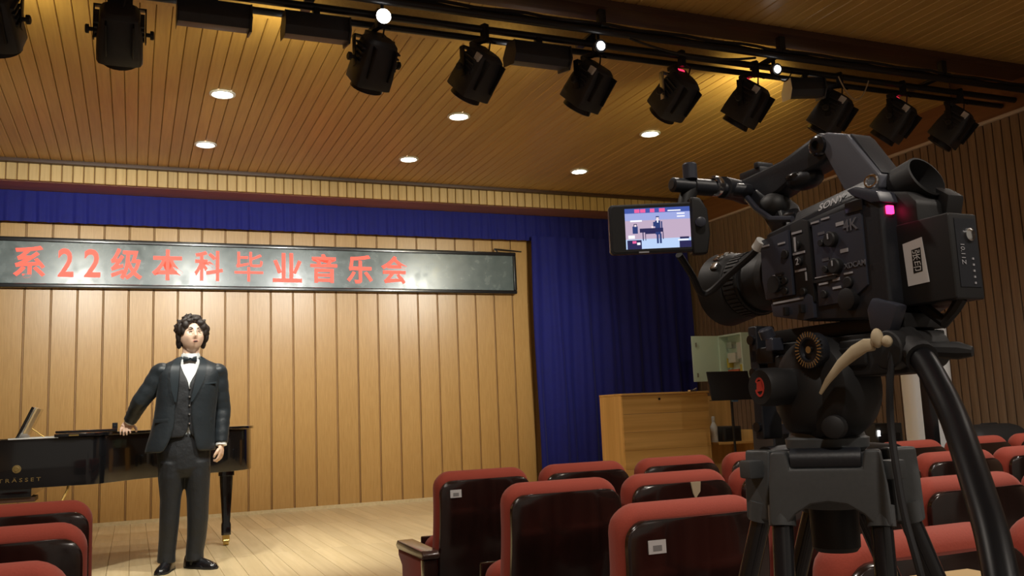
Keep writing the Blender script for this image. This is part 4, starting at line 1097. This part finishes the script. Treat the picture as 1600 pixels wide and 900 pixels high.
for k in range(20):
    a = .6 + k / 20 * 5.4; a2 = .6 + (k + 1) / 20 * 5.4
    lg_.prism([(.0055 * math.cos(a), .0085 * math.sin(a)), (.0075 * math.cos(a), .0108 * math.sin(a)), (.0075 * math.cos(a2), .0108 * math.sin(a2)), (.0055 * math.cos(a2), .0085 * math.sin(a2))], lambda x, z, h: (.106 + x, h, -.104 + z), .0598, .0606)
q = hp('cap_logo', lg_.prism([(-.005, -.004), (.005, -.005), (.004, .006), (-.003, .007)], lambda x, z, h: (.106 + x, h, -.104 + z), .0598, .0605), 'redp', cp)
q['kind'] = 'stuff'
dl_ = hp('balance_dial', MB().lathe((.066, .010, -.066), (0, 1, 0), [(0, .019), (.010, .019), (.013, .017), (.013, .012), (.009, .011)], 40), 'pl')
rb = MB()
for i in range(30):
    a = 2 * PI * i / 30
    rb.box((.066 + .017 * math.cos(a), .022, -.066 + .017 * math.sin(a)), (.006, .003, .0014), Matrix.Rotation(-a, 3, 'Y'))
q = hp('dial_ridges', rb, 'chrome', dl_); q['kind'] = 'stuff'
hp('dial_screw', MB().lathe((.066, .019, -.066), (0, 1, 0), [(0, .005), (.004, .004)], 12), 'chrome', dl_)
br = hp('front_bracket', MB().bx(.176, .192, -.030, .0, -.165, -.028).bx(.150, .192, -.03, -.0, -.075, -.055), 'pl', tp_, .003)
for z in (-.045, -.085, -.15):
    hp('bracket_bolt', MB().cyl((.184, .0, z), (.184, .004, z), .006, n=12), 'gloss', br)
hp('bubble_level', MB().lathe((.150, .004, -.045), (0, .4, 1), [(0, .009), (.010, .009), (.012, .007)], 16), 'pl2')
hp('head_base', MB().lathe((.105, -.03, -.178), (0, 0, 1), [(0, .040), (.004, .045), (.014, .046), (.016, .042), (.022, .040)], 40), 'tri')
kn = hp('pan_lock', MB().lathe((.062, -.01, -.150), (-.5, .8, 0), [(0, .007), (.02, .007), (.022, .013), (.034, .012), (.036, .009)], 18), 'rub')
hp('pan_clamp', MB().bx(-.04, .05, -.055, -.005, -.098, -.058).cyl((-.030, .012, -.074), (-.030, -.06, -.074), .020, n=20), 'rub', tp_, .004)
hp('clamp_lever', MB().tube([(-.045, -.03, -.075), (-.068, -.045, -.078), (-.080, -.05, -.080)], [.008, .009, .005], 10), 'rub')
R0 = V((TX, TY, 0))
pb = [V(p) - R0 for p in ((.735, .715, 1.316), (.707, .661, 1.286), (.680, .620, 1.258), (.652, .582, 1.230), (.618, .543, 1.203), (.587, .508, 1.176), (.560, .478, 1.150), (.533, .451, 1.118), (.500, .42, 1.07), (.46, .385, 1.0))]
pbar = put('pan_bar', MB().tube(smooth_path(pb), .0118, 16), M['bar'], tp_)
put('bar_collar', MB().tube([pb[0], pb[1]], .0155, 18), M['rub'], pbar)
put('bar_grip', MB().tube(pb[-2:], .0165, 16), M['rub'], pbar)
# bowl and legs
put('bowl', MB().lathe((0, 0, 1.130), (0, 0, 1), [(0, .034), (.02, .048), (.045, .058), (.062, .060)], 40), M['tri'], tp_)
put('bowl_clamp', MB().lathe((0, 0, 1.082), (0, 0, 1), [(0, .022), (.005, .026), (.055, .027), (.06, .022)], 24), M['pl3'], tp_)
ang0 = math.atan2(-.751, -.661) - .06
for k in range(3):
    a = ang0 + k * 2 * PI / 3
    F = V((math.cos(a), math.sin(a), 0)); Rr = V((-math.sin(a), math.cos(a), 0))
    fnl = lambda p, q_, h: tuple(F * h + Rr * p + V((0, 0, q_)))
    lgp = put('leg', MB().prism([(-.056, 1.196), (-.040, 1.196), (-.036, 1.178), (.036, 1.178), (.040, 1.196), (.056, 1.196), (.060, 1.16), (.062, 1.118), (.044, 1.118), (.034, 1.130), (.018, 1.140), (0, 1.1425), (-.018, 1.140), (-.034, 1.130), (-.044, 1.118), (-.062, 1.118), (-.060, 1.16)], fnl, .040, .074), M['tri'], tp_, .004, 3)
    put('pivot_roller', MB().cyl(F * .060 + Rr * -.036 + V((0, 0, 1.186)), F * .060 + Rr * .036 + V((0, 0, 1.186)), .013, n=20), M['pl'], lgp)
    put('shoulder_cover', MB().bx(-.01, .01, -.01, .01, -.01, .01).xf(Matrix.Translation(F * .058 + Rr * .066 + V((0, 0, 1.175)))), M['tri'], lgp, .003)
    dn = (F * .40 + V((0, 0, -1.10))).normalized()
    for s_ in (-1, 1):
        t0 = F * .058 + Rr * (s_ * .050) + V((0, 0, 1.128))
        put('leg_tube', MB().cyl(t0, t0 + dn * .62, .0112, n=16), M['gloss'], lgp)
        put('tube_socket', MB().cyl(t0 + V((0, 0, .01)), t0 + dn * .012, .0145, n=16), M['tri'], lgp)
    lo0 = F * .058 + V((0, 0, 1.128)) + dn * .55
    put('lower_tube', MB().cyl(lo0, lo0 + dn * .62, .012, n=16), M['gloss'], lgp)
    put('leg_lock', MB().box(lo0 + dn * .05, (.05, .05, .06), dn.to_track_quat('Z', 'X').to_matrix()), M['pl3'], lgp, .006)
    ft = lo0 + dn * .62
    put('foot', MB().lathe((ft.x, ft.y, 0), (0, 0, 1), [(0, .024), (.012, .026), (.03, .016), (ft.z + .01, .013)], 18), M['rub'], lgp)
# cream strip tied to the pan bar clamp and the remote lead below it
cw = thing('cream_strap', 'cream coloured strap tied at the pan bar clamp below the camera', 'strap', P0, KR)
sp = [(-.026, .022, -.068), (-.016, .024, -.068), (.0, .024, -.074), (.020, .024, -.085), (.040, .024, -.101), (.052, .024, -.114)]
put('tail', MB().tube(sp, [(.006, .003), (.007, .003), (.0075, .003), (.006, .0025), (.004, .002), (.002, .0015)], 10, True, 0, 1, (0, 0, 1)), M['cream'], cw)
put('knot', MB().ell((-.030, .022, -.062), (.0065, .006, .010), 12, 8).ell((-.040, .020, -.066), (.006, .005, .006), 10, 8), M['cream'], cw)
rl = [(.700, .690, 1.300), (.692, .690, 1.262), (.690, .692, 1.222), (.684, .684, 1.180), (.679, .674, 1.135), (.677, .660, 1.085), (.675, .64, 1.0), (.67, .62, .80), (.66, .60, .40), (.64, .58, .012), (.70, .50, .008), (.9, .45, .008)]
tag(put('remote_lead', MB().tube(smooth_path(rl), .0036, 8), M['cable']), 'thin black lead dangling from the pan bar clamp beside the tripod', 'cable')
cbx = thing('cardboard_box', 'tall tan cardboard box whose corner shows at the bottom right beside the tripod', 'box', (1.062, .952, 0), math.radians(-3))
put('carton', MB().bx(-.055, .055, -.055, .055, 0, .996), M['card'], cbx, .003)
put('flap', MB().bx(-.053, .053, -.053, .0, .996, 1.0), M['card'], cbx)
put('flap', MB().bx(-.053, .053, .002, .053, .996, 1.0), M['card'], cbx)
